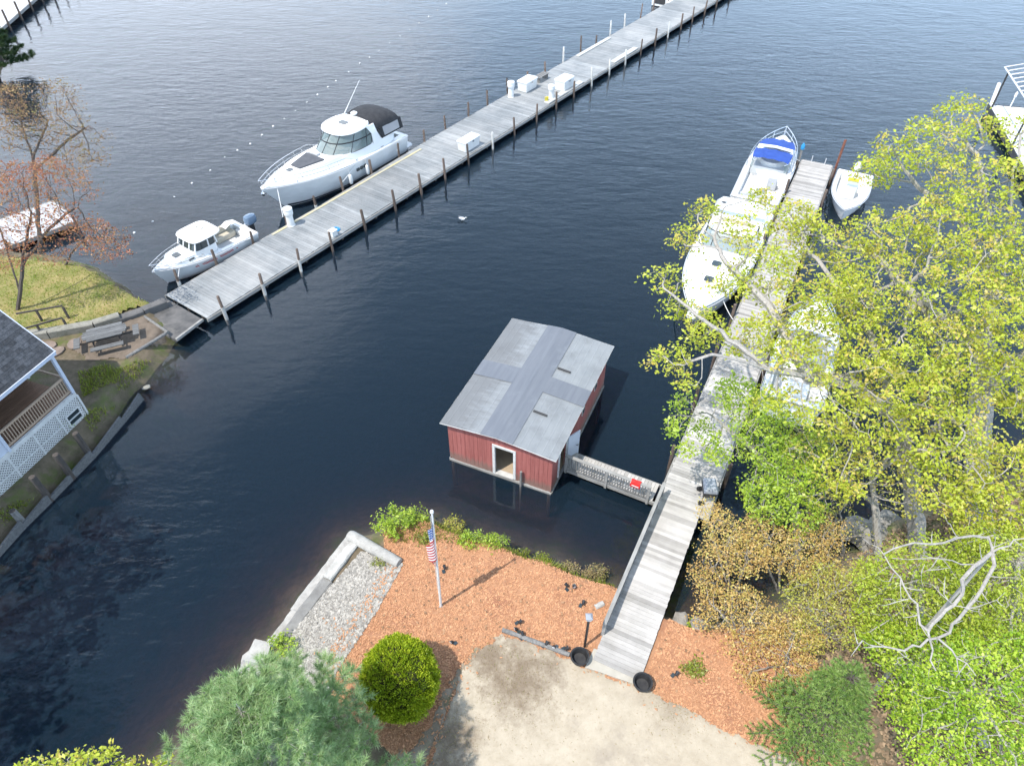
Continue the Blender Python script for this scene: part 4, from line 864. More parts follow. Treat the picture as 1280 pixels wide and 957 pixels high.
# roof: hip at the porch end is a plain rake; courses of shingles
RP = math.radians(42); EV = .14; RK = .07
def rp(x, y):  # y: local, eave at +EV, ridge at HY/2
    return TOP + .12 + (EV - y) * math.tan(RP) if y > HY / 2 else TOP + .12 + (EV - HY / 2) * math.tan(RP) - (HY / 2 - y) * math.tan(RP)
b = MB(); rows = 26
for side in (0, 1):
    for i in range(rows):
        fa, fb_ = i / rows, (i + 1) / rows + .012
        ya, yb = (EV + (HY / 2 - EV) * fa, EV + (HY / 2 - EV) * min(fb_, 1)) if side == 0 else (HY - EV + (HY / 2 - HY + EV) * fa, HY - EV + (HY / 2 - HY + EV) * min(fb_, 1))
        x = -RK - random.uniform(0, .3); first = True
        while x < HX + RK:
            x2 = min(x + random.uniform(.25, .4), HX + RK); xa = max(x, -RK)
            if x2 > xa + .02:
                za, zb = rp(0, ya) + .02, rp(0, yb) + .008
                b.add([(xa, ya, za), (x2 - .004, ya, za), (x2 - .004, yb, zb), (xa, yb, zb)], [(0, 1, 2, 3)] if side == 1 else [(3, 2, 1, 0)], random.random())
            x = x2
rf = b.build('roof', M['shingle'], ho)
b = MB(); q = [(EV, rp(0, EV) - .0), (HY / 2, rp(0, HY / 2)), (HY - EV, rp(0, HY - EV))]
for (ya, za), (yb, zb) in zip(q[:-1], q[1:]): b.add([(-RK + .01, ya, za - .12), (HX + RK - .01, ya, za - .12), (HX + RK - .01, yb, zb - .12), (-RK + .01, yb, zb - .12), (-RK + .01, ya, za), (HX + RK - .01, ya, za), (HX + RK - .01, yb, zb), (-RK + .01, yb, zb)], [(0, 1, 2, 3), (0, 4, 5, 1), (0, 3, 7, 4), (1, 5, 6, 2)])
b.build('soffit', M['siding'], ho)
b = MB(); b.beam((-RK, EV + .02, rp(0, EV) - .06), (HX + RK, EV + .02, rp(0, EV) - .06), .04, .16); b.build('fascia', M['siding'], ho)
b = MB()
for (ya, za), (yb, zb) in zip(q[:-1], q[1:]): b.beam((-RK - .02, ya, za - .06), (-RK - .02, yb, zb - .06), .04, .16)
b.build('rake_board', M['siding'], ho)
b = MB(); b.add([(.05, 0, TOP), (.05, HY / 2, rp(0, HY / 2) - .14), (.05, HY, TOP), (.12, 0, TOP), (.12, HY / 2, rp(0, HY / 2) - .14), (.12, HY, TOP)], [(0, 1, 2), (5, 4, 3)]); b.build('gable', M['siding'], ho)

# ------------------------------------------------------------------ picnic table on the dirt patch
o = empty('picnic_table', at(137, 428, .85) * 1.0, -.05, 'weathered grey picnic table with benches all round on the dirt patch', 'picnic table')
o.location.z = hz(o.location.x, o.location.y); o.rotation_euler = (0, 0, math.radians(24))
hx, hy = 1.02, .50
b = MB()
for i in range(6):
    y0 = -hy + i * hy / 3; cut = max(0, abs(y0 + hy / 6) - .2) * .95
    b.box(-hx + cut, hx - cut, y0 + .006, y0 + hy / 3 - .006, .72, .76, random.random())
b.build('table_top', M['table'], o)
for s in (-1, 1):
    b = MB(); b.box(-.75, .75, s * .82 - .14, s * .82 + .14, .43, .47); b.build('bench', M['table'], o)
    b = MB(); b.box(s * 1.36 - .14, s * 1.36 + .14, -.42, .42, .43, .47); b.build('bench', M['table'], o)
    b = MB(); b.beam((s * .6, -.85, .40), (s * .6, .85, .40), .05, .06); b.build('bench_support', M['darkwood'], o)
    b = MB(); b.beam((s * .6, -.6, 0), (s * .6, -.2, .72), .07, .05); b.beam((s * .6, .6, 0), (s * .6, .2, .72), .07, .05); b.build('leg', M['darkwood'], o)
b = MB(); b.beam((-1.4, 0, .36), (1.4, 0, .36), .06, .06); b.build('cross_beam', M['darkwood'], o)
# timber edging round the dirt patch
def timber(a, c, z, label, wd=.14, ht=.14, m='greywood', nm='landscape_timber'):
    A_, B_ = at(*a, z), at(*c, z); g = MB(); rough_block(g, 0, (B_ - A_).length, -wd / 2, wd / 2, 0, ht, .4, .006, int(a[0]))
    t_ = g.build(nm, M[m]); t_.location = (A_.x, A_.y, max(hz(A_.x, A_.y), hz(B_.x, B_.y)) - .02); t_.rotation_euler = (0, 0, math.atan2((B_ - A_).y, (B_ - A_).x)); tag(t_, label, 'timber')
timber((181, 396), (210, 416), .8, 'grey landscape timber along the landing side of the dirt patch')
timber((208, 417), (158, 448), .8, 'grey landscape timber along the water side of the dirt patch')
# retaining wall below the lawn and the hand rail beside the steps
def wallrun(pts, z, th, hh, label, name, m):
    e = empty(name, (at(*pts[0], z).x, at(*pts[0], z).y, 0), 0, label, 'wall'); o0 = e.location
    for a, c in zip(pts[:-1], pts[1:]):
        A_, B_ = at(*a, z), at(*c, z); g = MB(); rough_block(g, 0, (B_ - A_).length - .01, -th / 2, th / 2, .2, hh, .5, .012, int(a[0]) + 5); s = g.build('wall_section', M[m], e)
        s.location = (A_.x - o0.x, A_.y - o0.y, 0); s.rotation_euler = (0, 0, math.atan2((B_ - A_).y, (B_ - A_).x))
wallrun([(-60, 428), (0, 422), (62, 416), (118, 406), (150, 396)], 1.0, .45, 1.22, 'low pale retaining wall along the foot of the lawn', 'retaining_wall', 'oldconc')
wallrun([(148, 397), (178, 386), (206, 374)], 1.0, .5, 1.02, 'dark grey capped wall joining the lawn to the dock landing', 'retaining_wall', 'ply')
o = empty('handrail', at(62, 424, .9), 0, 'dark wooden handrail with two rails beside the house corner', 'handrail'); hb = o.location.copy(); hb.z = .8; o.location = hb
P0 = [at(20, 392, 1.75), at(78, 382, 1.75)]; Q0 = [at(25, 412, 1.6), at(78, 397, 1.6)]
for ln in (P0, Q0):
    g = MB(); g.beam(ln[0] - hb, ln[1] - hb, .07, .07); g.build('rail', M['darkwood'], o)
for (u, v, z) in ((44, 386, 1.72), (78, 383, 1.72), (45, 405, 1.58), (78, 398, 1.58)):
    p = at(u, v, z); g = MB(); g.beam(Vector((p.x, p.y, .6)) - hb, p - hb - Vector((0, 0, .04)), .09, .09); g.build('post', M['darkwood'], o)
for i, (u, v) in enumerate(((46, 447), (70, 440), (93, 430), (60, 432))):
    g = MB(); g.lathe([(.26, 0), (.34, .03), (.33, .09), (.1, .10)], 9); s = g.build('stepping_stone', M['rocklawn']); p = at(u, v, .85); s.location = (p.x, p.y, hz(p.x, p.y)); s.scale = (1.3, 1, 1); s.rotation_euler = (0, 0, i)
    tag(s, 'pinkish flat stepping stone between the house corner and the picnic table', 'stone', 'stepping stones by the picnic table')
# bulkhead at the water's edge
o = empty('bulkhead', at(168, 498, .3), 0, 'grey plank bulkhead along the water below the lattice porch', 'bulkhead'); ob = o.location.copy(); ob.z = 0; o.location = ob
bp_ = [(176, 494), (152, 523), (115, 566), (62, 620), (28, 653), (-10, 695), (-60, 742)]
for a, c in zip(bp_[:-1], bp_[1:]):
    A_, B_ = at(*a, .3) - ob, at(*c, .3) - ob; A_.z = B_.z = 0; g = MB(); dirv = (B_ - A_).normalized()
    g.beam(A_ + Vector((0, 0, .12)), B_ - dirv * .02 + Vector((0, 0, -.1)), .09, .75); g.build('plank', M['table'], o)
for u, v, h_, lab in ((111, 566, 1.35, 'leaning grey bulkhead post nearest the picnic table'), (88, 592, 1.35, 'grey bulkhead post in the middle of the three by the porch'), (60, 620, 1.35, 'grey bulkhead post nearest the left edge of the three by the porch'), (27, 650, .7, 'short pale topped bulkhead post at the left picture edge')):
    p = at(u, v, .3); e = empty('bulkhead_post', (p.x, p.y, 0), random.random(), lab, 'post', 'posts along the bulkhead')
    g = MB(); g.tube([(0, 0, -1.5), (-.03, .02, h_ * .6), (-.05, .02, h_ + .25)], [.15, .14, .13], 9); g.build('post', M['darkwood'] if h_ > 1 else M['greywood'], e, True)
    g = MB(); g.lathe([(.125, h_ + .251), (.10, h_ + .27)], 9, c=(-.05, .02)); g.build('post_top', M['darkwood'], e, True)

# ------------------------------------------------------------------ dock bits at the picture edges
o = empty('swim_platform', at(47, 262, .5), 0, 'old whitish plank platform at the water under the red maples', 'dock')
pq = [at(0, 262, .6), at(47, 243, .6), at(76, 235, .6), at(96, 276, .6), at(55, 290, .6), at(-10, 318, .6), at(-70, 300, .6), at(-60, 280, .6)]
A_ = at(62, 287, .6); dirL = (at(-20, 318, .6) - A_).normalized()
rzp = math.atan2(dirL.y, dirL.x); o.location = (at(95, 276, .6).x, at(95, 276, .6).y, 0); o.rotation_euler = (0, 0, rzp)
g = MB(); x = 0
while x < 10: g.box(x, x + .24, -3.6, 0, .54, .6, random.random()); x += .25
g.build('deck', mat('bleached_planks', (.52, .53, .54), (.34, .345, .35), 1.6, (3, .5, 1), .8, .25, 9, tint=.6), o)
g = MB(); g.box(-.06, 10, 0.002, .08, .38, .62); g.box(-.06, 10, -3.68, -3.602, .38, .62); g.box(-.08, -.002, -3.6, 0, .38, .62); g.build('side_beam', M['fascia'], o)
for x, y in ((0.1, .12), (4, .12), (.1, -3.72), (4, -3.72), (8, .12)):
    g = MB(); g.tube([(x, y, -2), (x, y, 1.1)], .08, 7); g.build('piling', M['browpile'], o, True)
# top-left dock
A_, B_ = at(50, -8, .7), at(-30, 62, .7); v_ = B_ - A_; o = empty('dock', (A_.x, A_.y, 0), math.atan2(v_.y, v_.x), 'bright grey dock crossing the top corner of the picture by the conifer', 'dock')
g = MB(); x = -10
while x < v_.length + 6: g.box(x, x + .28, -3.6, 0, .6, .68, random.random()); x += .3
g.build('deck', mat('bright_planks', (.62, .62, .62), (.5, .5, .5), 1.2, (3, .5, 1), .8, tint=.3), o)
g = MB(); g.box(-10, v_.length + 6, .002, .1, .42, .7); g.box(-10, v_.length + 6, -3.7, -3.602, .42, .7); g.build('side_beam', M['fascia'], o)
for i, x in enumerate(np.arange(-9, v_.length + 5, 3.2)):
    for y in (.2, -3.8): g = MB(); g.tube([(x, y, -2), (x, y, 2.0 + .2 * math.sin(i))], .11, 7); g.build('piling', M['browpile'], o, True)
# dark rowing boat under the conifer, top-left edge
# right edge: aluminium lift dock
A_, B_ = at(1237, 131, .7), at(1262, 176, .7); v_ = B_ - A_; o = empty('lift_dock', (A_.x, A_.y, 0), math.atan2(v_.y, v_.x), 'white floating dock with a bare metal canopy frame at the right picture edge', 'dock')
wln = 4.0; s_ = 1 if (Vector((-v_.y, v_.x, 0)).x > 0) else -1
Y0, Y1 = (0, wln) if s_ > 0 else (-wln, 0)
g = MB(); x = 0
while x < 14: g.box(x, x + .28, Y0, Y1, .55, .7, random.random()); x += .3
g.build('deck', M['whitep'], o)
g = MB(); g.box(-.1, 14, Y0 - .08, Y0 - .002, .2, .72); g.box(-.1, 14, Y1 + .002, Y1 + .08, .2, .72); g.box(-.1, -.002, Y0, Y1, .2, .72); g.build('side_beam', M['char'], o)
ed = 0.1 * s_
g = MB(); g.tube([(.05, ed, .7), (-.9, ed + .2 * s_, 2.1)], .14, 8); g.build('bumper_post', M['whitep'], o, True)
g = MB(); g.tube([(.3, 1.4 * s_, .7), (.3, 1.4 * s_, 1.6)], .05, 7); g.lathe([(.1, 1.6), (.1, 1.9), (.02, 2.0)], 8, c=(.3, 1.4 * s_)); g.build('light_post', M['whitep'], o, True)
fr = MB(); c0_ = at(1256, 84, 3.4) - Vector((A_.x, A_.y, 0)); ca, sa = math.cos(-o.rotation_euler.z), math.sin(-o.rotation_euler.z); fx, fy = c0_.x * ca - c0_.y * sa, c0_.x * sa + c0_.y * ca
LX = 9.0; WY = 3.4 * s_
fr.tube([(fx, fy, 3.4), (fx + LX, fy, 3.4)], .06, 6); fr.tube([(fx, fy + WY, 3.4), (fx + LX, fy + WY, 3.4)], .06, 6); fr.tube([(fx, fy + WY / 2, 3.9), (fx + LX, fy + WY / 2, 3.9)], .06, 6)
for k in range(12): xk = fx + LX * k / 11; fr.tube([(xk, fy, 3.4), (xk, fy + WY / 2, 3.9), (xk, fy + WY, 3.4)], .045, 5)
fr.build('canopy_frame', M['alu'], o, True)
for xx in (fx + 1.2, fx + LX - 1):
    for yy in (fy, fy + WY): g = MB(); g.tube([(xx, yy, -2), (xx, yy, 3.4)], .07, 7); g.build('frame_leg', M['char'], o, True)

# ------------------------------------------------------------------ boats
def sring(cx, lf, lb, hw, z, n=30, p=2.6, tilt=0.0):
    out = []
    for k in range(n):
        a = 2 * PI * k / n; c, s = math.cos(a), math.sin(a); e = 2 / p
        x = (lf if c > 0 else lb) * math.copysign(abs(c) ** e, c); y = hw * math.copysign(abs(s) ** e, s)
        out.append((cx + x, y, z + tilt * x))
    return out
class Boat:
    def __init__(s, name, loc, rz, L_, B_, zs, zb, label, p=2.5, sf=.9, rake=1.0, draft=.45, group=None, full=.42):
        s.L, s.B, s.zs, s.zb, s.p, s.sf, s.rake, s.full = L_, B_, zs, zb, p, sf, rake, full; s.draft = draft
        s.o = empty(name, loc, rz, label, 'boat', group)
    def hb(s, t):
        f = s.sf + (1 - s.sf) * min(1, t / s.full) if t < s.full else 1 - ((t - s.full) / (1 - s.full)) ** s.p
        return s.B / 2 * max(f, .015)
    def sh(s, t): return s.zs + (s.zb - s.zs) * t ** 1.6
    def edge(s, t, ins=0.0, dz=0.0, side=1): return Vector((s.L * t - ins * .6 * max(0, (t - .8) / .2), side * max(s.hb(t) - ins, .0), s.sh(t) + dz))
    def hull(s, m='hullwhite', stripe=True):
        n = 30; rings = []; low = []; 
        for i in range(n + 1):
            t = i / n; t = t if t < 1 else 1; x = s.L * t; h = s.hb(t); z = s.sh(t); k = t ** 4 * s.rake
            flare = .90 - .18 * t ** 3; ch = .76 - .25 * t ** 2
            ring = [(x, h, z), (x - k * .25, h * (flare * .5 + .5), z * .66), (x - k * .55, h * flare, z * .30), (x - k * .75, h * ch * 1.08, .03), (x - k, h * ch * .55, -s.draft * .45 * (1 - t ** 5)), (x - k * 1.02, 0, -s.draft * (1 - t ** 5))]
            rings.append(ring + [(a, -b, c) for a, b, c in ring[-2::-1]])
        g = MB(); g.loft(rings, True, True, closed=False); g.build('hull', M[m], s.o, True)
        if stripe:
            g = MB()
            for sd in (1, -1):
                rr = []
                for i in range(n):
                    r = rings[i]; a, b = r[2], r[3]
                    f = lambda q: (a[0] * (1 - q) + b[0] * q, sd * (a[1] * (1 - q) + b[1] * q + .012), a[2] * (1 - q) + b[2] * q)
                    rr.append([f(.66), f(.92)])
                g.loft(rr, False, False, closed=False)
            g.build('boot_stripe', M['stripe'], s.o)
        g = MB(); pts = [s.edge(i / n, -.015, -.06) for i in range(n + 1)] + [s.edge(i / n, -.015, -.06, -1) for i in range(n - 1, -1, -1)]
        g.tube(pts, .03, 5); g.build('rub_rail', M['alu'], s.o, True)
    def deck(s, t0, wd=.34, sole=.5, camber=.10, m='gel', liner='gelgrey', well=0.0):
        n = 26; g = MB(); rings = []
        for i in range(n + 1):
            t = t0 + (1 - t0) * i / n; h = s.hb(t) - .02; x = s.L * t - .02; z = s.sh(t)
            rings.append([(x, h * y, z + camber * (1 - y * y) * min(1, h / (s.B * .3))) for y in np.linspace(1, -1, 11)])
        g.loft(rings, False, False, closed=False); g.build('foredeck', M[m], s.o, True)
        if t0 > .02:
            g = MB(); q = []
            ts = np.linspace(well, t0 + .01, 12)
            for sd in (1, -1):
                rr = []
                for t in ts:
                    h = s.hb(t); x = s.L * t; z = s.sh(t); rr.append([(x, sd * (h - .015), z), (x, sd * (h - .03), z + .02), (x, sd * (h - wd), z + .02), (x, sd * (h - wd - .03), z - .02), (x, sd * (h - wd - .06), sole)])
                g.loft(rr, False, False, closed=False)
            hs = s.hb(t0) - wd - .06; z = s.sh(t0)
            g.add([(s.L * t0, -hs, sole), (s.L * t0, hs, sole), (s.L * t0, hs, z + camber * .7), (s.L * t0, -hs, z + camber * .7)], [(0, 1, 2, 3)])
            if well == 0: 
                h0 = s.hb(0) - .02; g.box(.0, .3, -h0, h0, s.zs - .14, s.zs + .015); g.box(.3, .33, -h0 + wd, h0 - wd, sole, s.zs + .015)
            g.build('gunwale', M[m], s.o)
            g = MB(); rr = [[(s.L * t, s.hb(t) - wd - .05, sole), (s.L * t, -s.hb(t) + wd + .05, sole)] for t in ts]; g.loft(rr, False, False, closed=False); g.build('cockpit_sole', M[liner], s.o)
    def rail(s, ta, tb, hh, ins=.12, n=18, stan=6, r=.022, lead=.12, mid=True, over=.0):
        pts = []
        for i in range(n + 1):
            t = ta + (tb - ta) * i / n; e = s.edge(t, ins, hh * min(1, (i / n) / .18 + .05)); e.x += over * (i / n) ** 3; pts.append(e)
        full = pts + [Vector((p.x, -p.y, p.z)) for p in reversed(pts)]
        g = MB(); g.tube(full, r, 6); 
        if mid:
            low = [s.edge(ta + (tb - ta) * i / n, ins, hh * .5) + Vector((over * .5 * (i / n) ** 3, 0, 0)) for i in range(3, n + 1)]; g.tube(low + [Vector((p.x, -p.y, p.z)) for p in reversed(low)], r * .7, 5)
        for k in range(1, stan + 1):
            i = int(n * k / stan); a = pts[i]; t = ta + (tb - ta) * i / n; b = s.edge(t, ins)
            for sd in (1, -1): g.tube([(a.x, sd * a.y, a.z), (b.x - lead, sd * b.y, b.z)], r * .8, 5)
        return g.build('bow_rail', M['steel'], s.o, True)
    def part(s, name, m, fn, smooth=False, parent=None, bevel=0):
        g = MB(); fn(g); return g.build(name, M[m] if isinstance(m, str) else m, parent or s.o, smooth, bevel)
    def screen(s, rings, a0, a1, posts=5, gm='glass'):
        """wrap-round windshield from two plan rings; keeps only the front arc"""
        n = len(rings[0]); ks = [k for k in range(-n // 2, n // 2 + 1) if a0 <= 360 * k / n <= a1]
        s.part('windshield', gm, lambda g: g.loft([[r[k % n] for k in ks] for r in rings], False, False, closed=False), True)
        def fr(g):
            g.tube([rings[-1][k % n] for k in ks], .032, 6); g.tube([rings[0][k % n] for k in ks], .022, 5)
            for q in range(posts):
                k = ks[int(round((len(ks) - 1) * q / (posts - 1)))]; g.tube([r[k % n] for r in rings], .026, 5)
        s.part('windshield_frame', 'metaldark' if gm == 'glass' else 'steel', fr, True)

# --- the big cruiser against the long dock
b = Boat('cruiser', dloc(21.35, 4.32), DA + PI, 11.9, 3.85, 1.45, 1.95, 'big white cabin cruiser with a hardtop and black canvas alongside the long dock', p=2.6, sf=.93, rake=1.9, draft=.6)
b.hull(); b.deck(.26, .5, .95, .12)
b.part('swim_platform', 'gelgrey', lambda g: g.loft([sring(-.25, .4, .55, 1.62, z, p=5) for z in (.36, .46)]), bevel=.02)
b.part('cabin_trunk', 'gel', lambda g: g.loft([sring(6.4, 3.75 - q * .25, 3.3, 1.42 - q * .22, 1.55 + q * .62, p=2.4, tilt=.022 * (1 - q)) for q in (0, .5, .85, 1)], False), True)
b.part('cockpit_coaming', 'gel', lambda g: g.loft([sring(3.6, 2.9, 3.2, 1.72 - q * .16, 1.4 + q * .72, p=3.2) for q in (0, .7, 1)], False), True)
b.part('sun_pad', 'pad', lambda g: g.loft([[(7.15, -.86, z), (7.15, .86, z), (8.95, .42, z + .0), (8.95, -.42, z + .0)] for z in (2.16, 2.27)]), bevel=.03)
b.part('pad_headrest', 'padlight', lambda g: g.loft([[(6.72, -.85, z), (6.72, .05, z), (7.08, .05, z), (7.08, -.85, z)] for z in (2.16, 2.29)]), bevel=.03)
hq = b.part('deck_hatch', 'gel', lambda g: g.loft([sring(9.42, .27, .27, .27, z, 16, 5) for z in (2.1, 2.2)]), True)
b.part('hatch_glass', 'darkglass', lambda g: g.loft([sring(9.42, .21, .21, .21, z, 16, 5) for z in (2.202, 2.215)]), parent=hq)
w0 = sring(3.9, 2.75, 1.5, 1.60, 2.10, 40, 2.3); w1 = sring(3.75, 2.25, 1.5, 1.50, 2.72, 40, 2.3); w2 = sring(3.6, 1.9, 1.4, 1.40, 3.2, 40, 2.3)
b.screen([w0, w1, w2], -125, 125, 9)
n_ = len(w1); ks = [k for k in range(-n_ // 2, n_ // 2 + 1) if -120 <= 9 * k <= 120]
b.part('screen_rail', 'metaldark', lambda g: g.tube([Vector(w1[k % n_]) * 1.0 for k in ks], .04, 6), True)
ht = b.part('hardtop', 'gel', lambda g: g.loft([sring(4.05, 1.6 + a, 1.35 + a, 1.42 + a, z, 40, 2.5, -.01) for a, z in ((.0, 3.2), (.06, 3.26), (.02, 3.36), (-.35, 3.44), (-1.0, 3.48))]), True)
b.part('roof_hatch', 'darkglass', lambda g: g.loft([sring(4.25, .24, .24, .34, z, 16, 5) for z in (3.47, 3.5)]), parent=ht)
for s_ in (1, -1): b.part('roof_pillar', 'gel', lambda g: g.loft([[(2.5, s_ * 1.66, 2.05), (3.3, s_ * 1.66, 2.05), (3.3, s_ * 1.58, 2.05), (2.5, s_ * 1.58, 2.05)], [(2.75, s_ * 1.56, 2.7), (3.25, s_ * 1.56, 2.7), (3.25, s_ * 1.48, 2.7), (2.75, s_ * 1.48, 2.7)], [(2.85, s_ * 1.42, 3.26), (3.6, s_ * 1.42, 3.26), (3.6, s_ * 1.34, 3.26), (2.85, s_ * 1.34, 3.26)]]))
def canv(g):
    rr = []
    for x, hh, ww in ((3.0, 3.50, 1.36), (2.2, 3.60, 1.5), (1.3, 3.56, 1.55), (.55, 3.3, 1.54), (.30, 2.8, 1.5)):
        rr.append([(x, ww * math.cos(a) * 1.0, 2.78 + (hh - 2.78) * max(0, math.sin(a)) ** .55) for a in np.linspace(0, PI, 15)])
    g.loft(rr, False, False, closed=False)
b.part('canvas_top', 'black', canv, True)
def skirt(g):
    for s_ in (1, -1):
        for (xa, xb) in ((2.35, 2.0), (.45, .30)): g.beam((xa, s_ * 1.52, 2.84), (xa - .1, s_ * 1.6, 2.1), .05, .3, up=(1, 0, 0))
        g.beam((2.2, s_ * 1.57, 2.13), (.25, s_ * 1.57, 2.13), .03, .12)
    g.box(.22, .26, -1.5, 1.5, 2.05, 2.8)
b.part('canvas_skirt', 'black', skirt)
for s_ in (1, -1): b.part('side_curtain', 'clear', lambda g: g.loft([[(2.25, s_ * 1.53, 2.8), (.5, s_ * 1.53, 2.8)], [(2.15, s_ * 1.59, 2.18), (.45, s_ * 1.59, 2.18)]], False, False, closed=False))
b.part('helm_seat', 'padlight', lambda g: (g.box(3.2, 3.9, -1.0, -.2, 1.6, 2.15), g.box(3.05, 3.2, -1.0, -.2, 1.6, 2.75)), bevel=.05)
b.part('dashboard', 'gel', lambda g: g.loft([[(4.6, -1.3, 1.9), (4.6, 1.3, 1.9), (5.6, .9, 1.9), (5.6, -.9, 1.9)], [(4.8, -1.2, 2.3), (4.8, 1.2, 2.3), (5.6, .8, 2.2), (5.6, -.8, 2.2)]]), bevel=.03)
b.part('antenna', 'whitep', lambda g: g.tube([(3.2, -1.0, 3.4), (2.0, -1.15, 4.3), (1.0, -1.3, 5.0)], [.035, .02, .012], 5), True)
b.part('radar_dome', 'whitep', lambda g: g.lathe([(.12, 3.46), (.22, 3.5), (.24, 3.6), (.12, 3.68)], 14, c=(2.9, -.3)), True)
b.rail(.42, .985, .55, .12, stan=7, over=.28)
for k in range(3):
    for s_ in (1, -1): b.part('porthole', 'darkglass', lambda g, k=k: g.loft([[(x + 4.6 + k * .34, s_ * (b.hb(.42) * .965 + e), 1.02 + z) for x, z in ((-.11, -.1), (.11, -.1), (.11, .1), (-.11, .1))] for e in (-.1, .045)]))
b.part('pulpit', 'gel', lambda g: g.loft([sring(11.5, .35, .6, .2, z, 16, 3) for z in (1.9, 1.98)]), True)
b.part('anchor', 'steel', lambda g: (g.tube([(11.6, 0, 1.88), (11.95, 0, 1.62)], .04, 6), g.loft([[(11.75, -.18, 1.62), (11.75, .18, 1.62), (12.0, 0, 1.6)], [(11.8, -.02, 1.4), (11.8, .02, 1.4), (11.85, 0, 1.4)]])))
b.part('windlass', 'steel', lambda g: g.lathe([(.1, 2.02), (.1, 2.16), (.05, 2.2)], 10, c=(10.75, 0)), True)
for x in (2.6, 5.2, 9.8):
    for s_ in (1, -1): t_ = x / b.L; b.part('cleat', 'steel', lambda g: (g.beam((x - .14, s_ * (b.hb(t_) - .14), b.sh(t_) + .1), (x + .14, s_ * (b.hb(t_) - .14), b.sh(t_) + .1), .04, .03), g.box(x - .05, x + .05, s_ * (b.hb(t_) - .14) - .02, s_ * (b.hb(t_) - .14) + .02, b.sh(t_), b.sh(t_) + .085)))
cr = b
def fender(x, y, label):
    o = empty('fender', dloc(x, y, 0), DA, label, 'fender', 'white fenders hung on the cruiser')
    g = MB(); g.lathe([(.03, .45), (.11, .5), (.13, .6), (.13, 1.02), (.1, 1.12), (.03, 1.16)], 12); g.build('fender_body', M['whitep'], o, True)
    g = MB(); g.tube([(0, 0, 1.16), (0, .12, 1.62)], .014, 5); g.build('rope', M['whitep'], o)
fender(16.7, 2.24, 'white fender between the cruiser and the dock nearest the stern'); fender(15.05, 2.22, 'white fender between the cruiser and the dock just aft of the portholes')

# --- the small pilot house boat
b = Boat('pilothouse_boat', dloc(7.0, 3.20), DA + PI - .03, 6.4, 2.4, .85, 1.15, 'small white pilothouse boat with a blue outboard at the shore end of the dock', p=2.3, sf=.92, rake=.8, draft=.4)
b.hull(stripe=False); b.deck(.40, .26, .35, .1)
b.part('cabin_trunk', 'gel', lambda g: g.loft([sring(4.4, 1.15 - q * .2, 1.0, .86 - q * .12, 1.0 + q * .32, p=2.6) for q in (0, .7, 1)], False), True)
b.part('deck_hatch', 'darkglass', lambda g: g.loft([sring(4.75, .2, .2, .22, z, 12, 6) for z in (1.325, 1.36)]))
def ph(x, y, z): return (x, y, z)
b.part('pilothouse', 'gel', lambda g: g.loft([sring(3.25, 1.0 - q * .18, .72, .92 - q * .03, 1.0 + q * .45, 32, 5) for q in (0, 1)], False, False), True)
b.part('cabin_windows', 'darkglass', lambda g: g.loft([sring(3.25, .80, .69, .87, 1.45, 32, 5), sring(3.2, .64, .69, .85, 1.95, 32, 5)], False, False), True)
def posts_(g):
    for sx, sy_ in ((.76, .8), (.76, -.8), (.77, .27), (.77, -.27), (-.66, .84), (-.66, -.84), (-.1, .87), (-.1, -.87)): g.tube([(3.25 + sx * (1.03 if sx > 0 else 1), sy_ * 1.02, 1.42), (3.2 + sx * .84, sy_ * .985, 1.97)], .045, 6)
b.part('window_posts', 'gel', posts_, True)
b.part('roof', 'gel', lambda g: g.loft([sring(3.1, .95 + a, 1.0 + a, .97 + a, z, 36, 4.2) for a, z in ((0, 1.95), (.04, 2.0), (0, 2.06), (-.3, 2.12), (-.6, 2.13))]), True)
b.part('roof_light', 'whitep', lambda g: g.lathe([(.05, 2.12), (.05, 2.25), (.02, 2.28)], 8, c=(2.35, .5)), True)
b.part('life_ring', 'beige', lambda g: g.tube([(2.85 + .2 * math.cos(a), -.1 + .2 * math.sin(a), 2.16) for a in np.linspace(0, 2 * PI, 16, endpoint=False)], .025, 5, closed=True), True)
b.rail(.52, .985, .38, .08, stan=5, r=.018, over=.16)
b.part('stern_seat', 'beige', lambda g: (g.box(.55, 1.9, -.86, -.4, .36, .74), g.box(.55, 1.9, -.92, -.8, .74, 1.12)), bevel=.06)
b.part('bolster', 'beige', lambda g: g.tube([(1.95, -.86, 1.05), (.5, -.86, 1.05)], .11, 8), True)
b.part('rear_canvas', 'whitep', lambda g: g.loft([[(x, y_, z0 + .12 * math.sin(a)) for y_, a in ((-.95, 0), (-.8, 1.2), (-.5, 1.57), (-.3, 1.0))] for x, z0 in ((1.2, 1.05), (.8, 1.22), (.3, 1.1))], False, False, closed=False), True)
b.part('motor_well', 'gel', lambda g: g.box(-.02, .5, -.55, .55, .36, .70), bevel=.04)
mo = b.part('outboard', 'motor', lambda g: g.loft([sring(-.35, .36 * k, .42 * k, .25 * k, z, 18, 3) for k, z in ((.75, .92), (1, 1.02), (1.02, 1.25), (.9, 1.42), (.5, 1.5))]), True)
b.part('leg', 'char', lambda g: g.loft([sring(-.32, .2, .22, .12, z, 12, 3) for z in (-.5, .92)]), True, parent=mo)
b.part('bracket', 'steel', lambda g: g.box(-.14, .02, -.18, .18, .45, .95), parent=mo)
for s_ in (1, -1): b.part('porthole', 'darkglass', lambda g: g.loft([[(x + 4.35, s_ * (.80 + e), 1.16 + z) for x, z in ((-.17, -.05), (.17, -.05), (.17, .05), (-.17, .05))] for e in (-.02, .03)]))
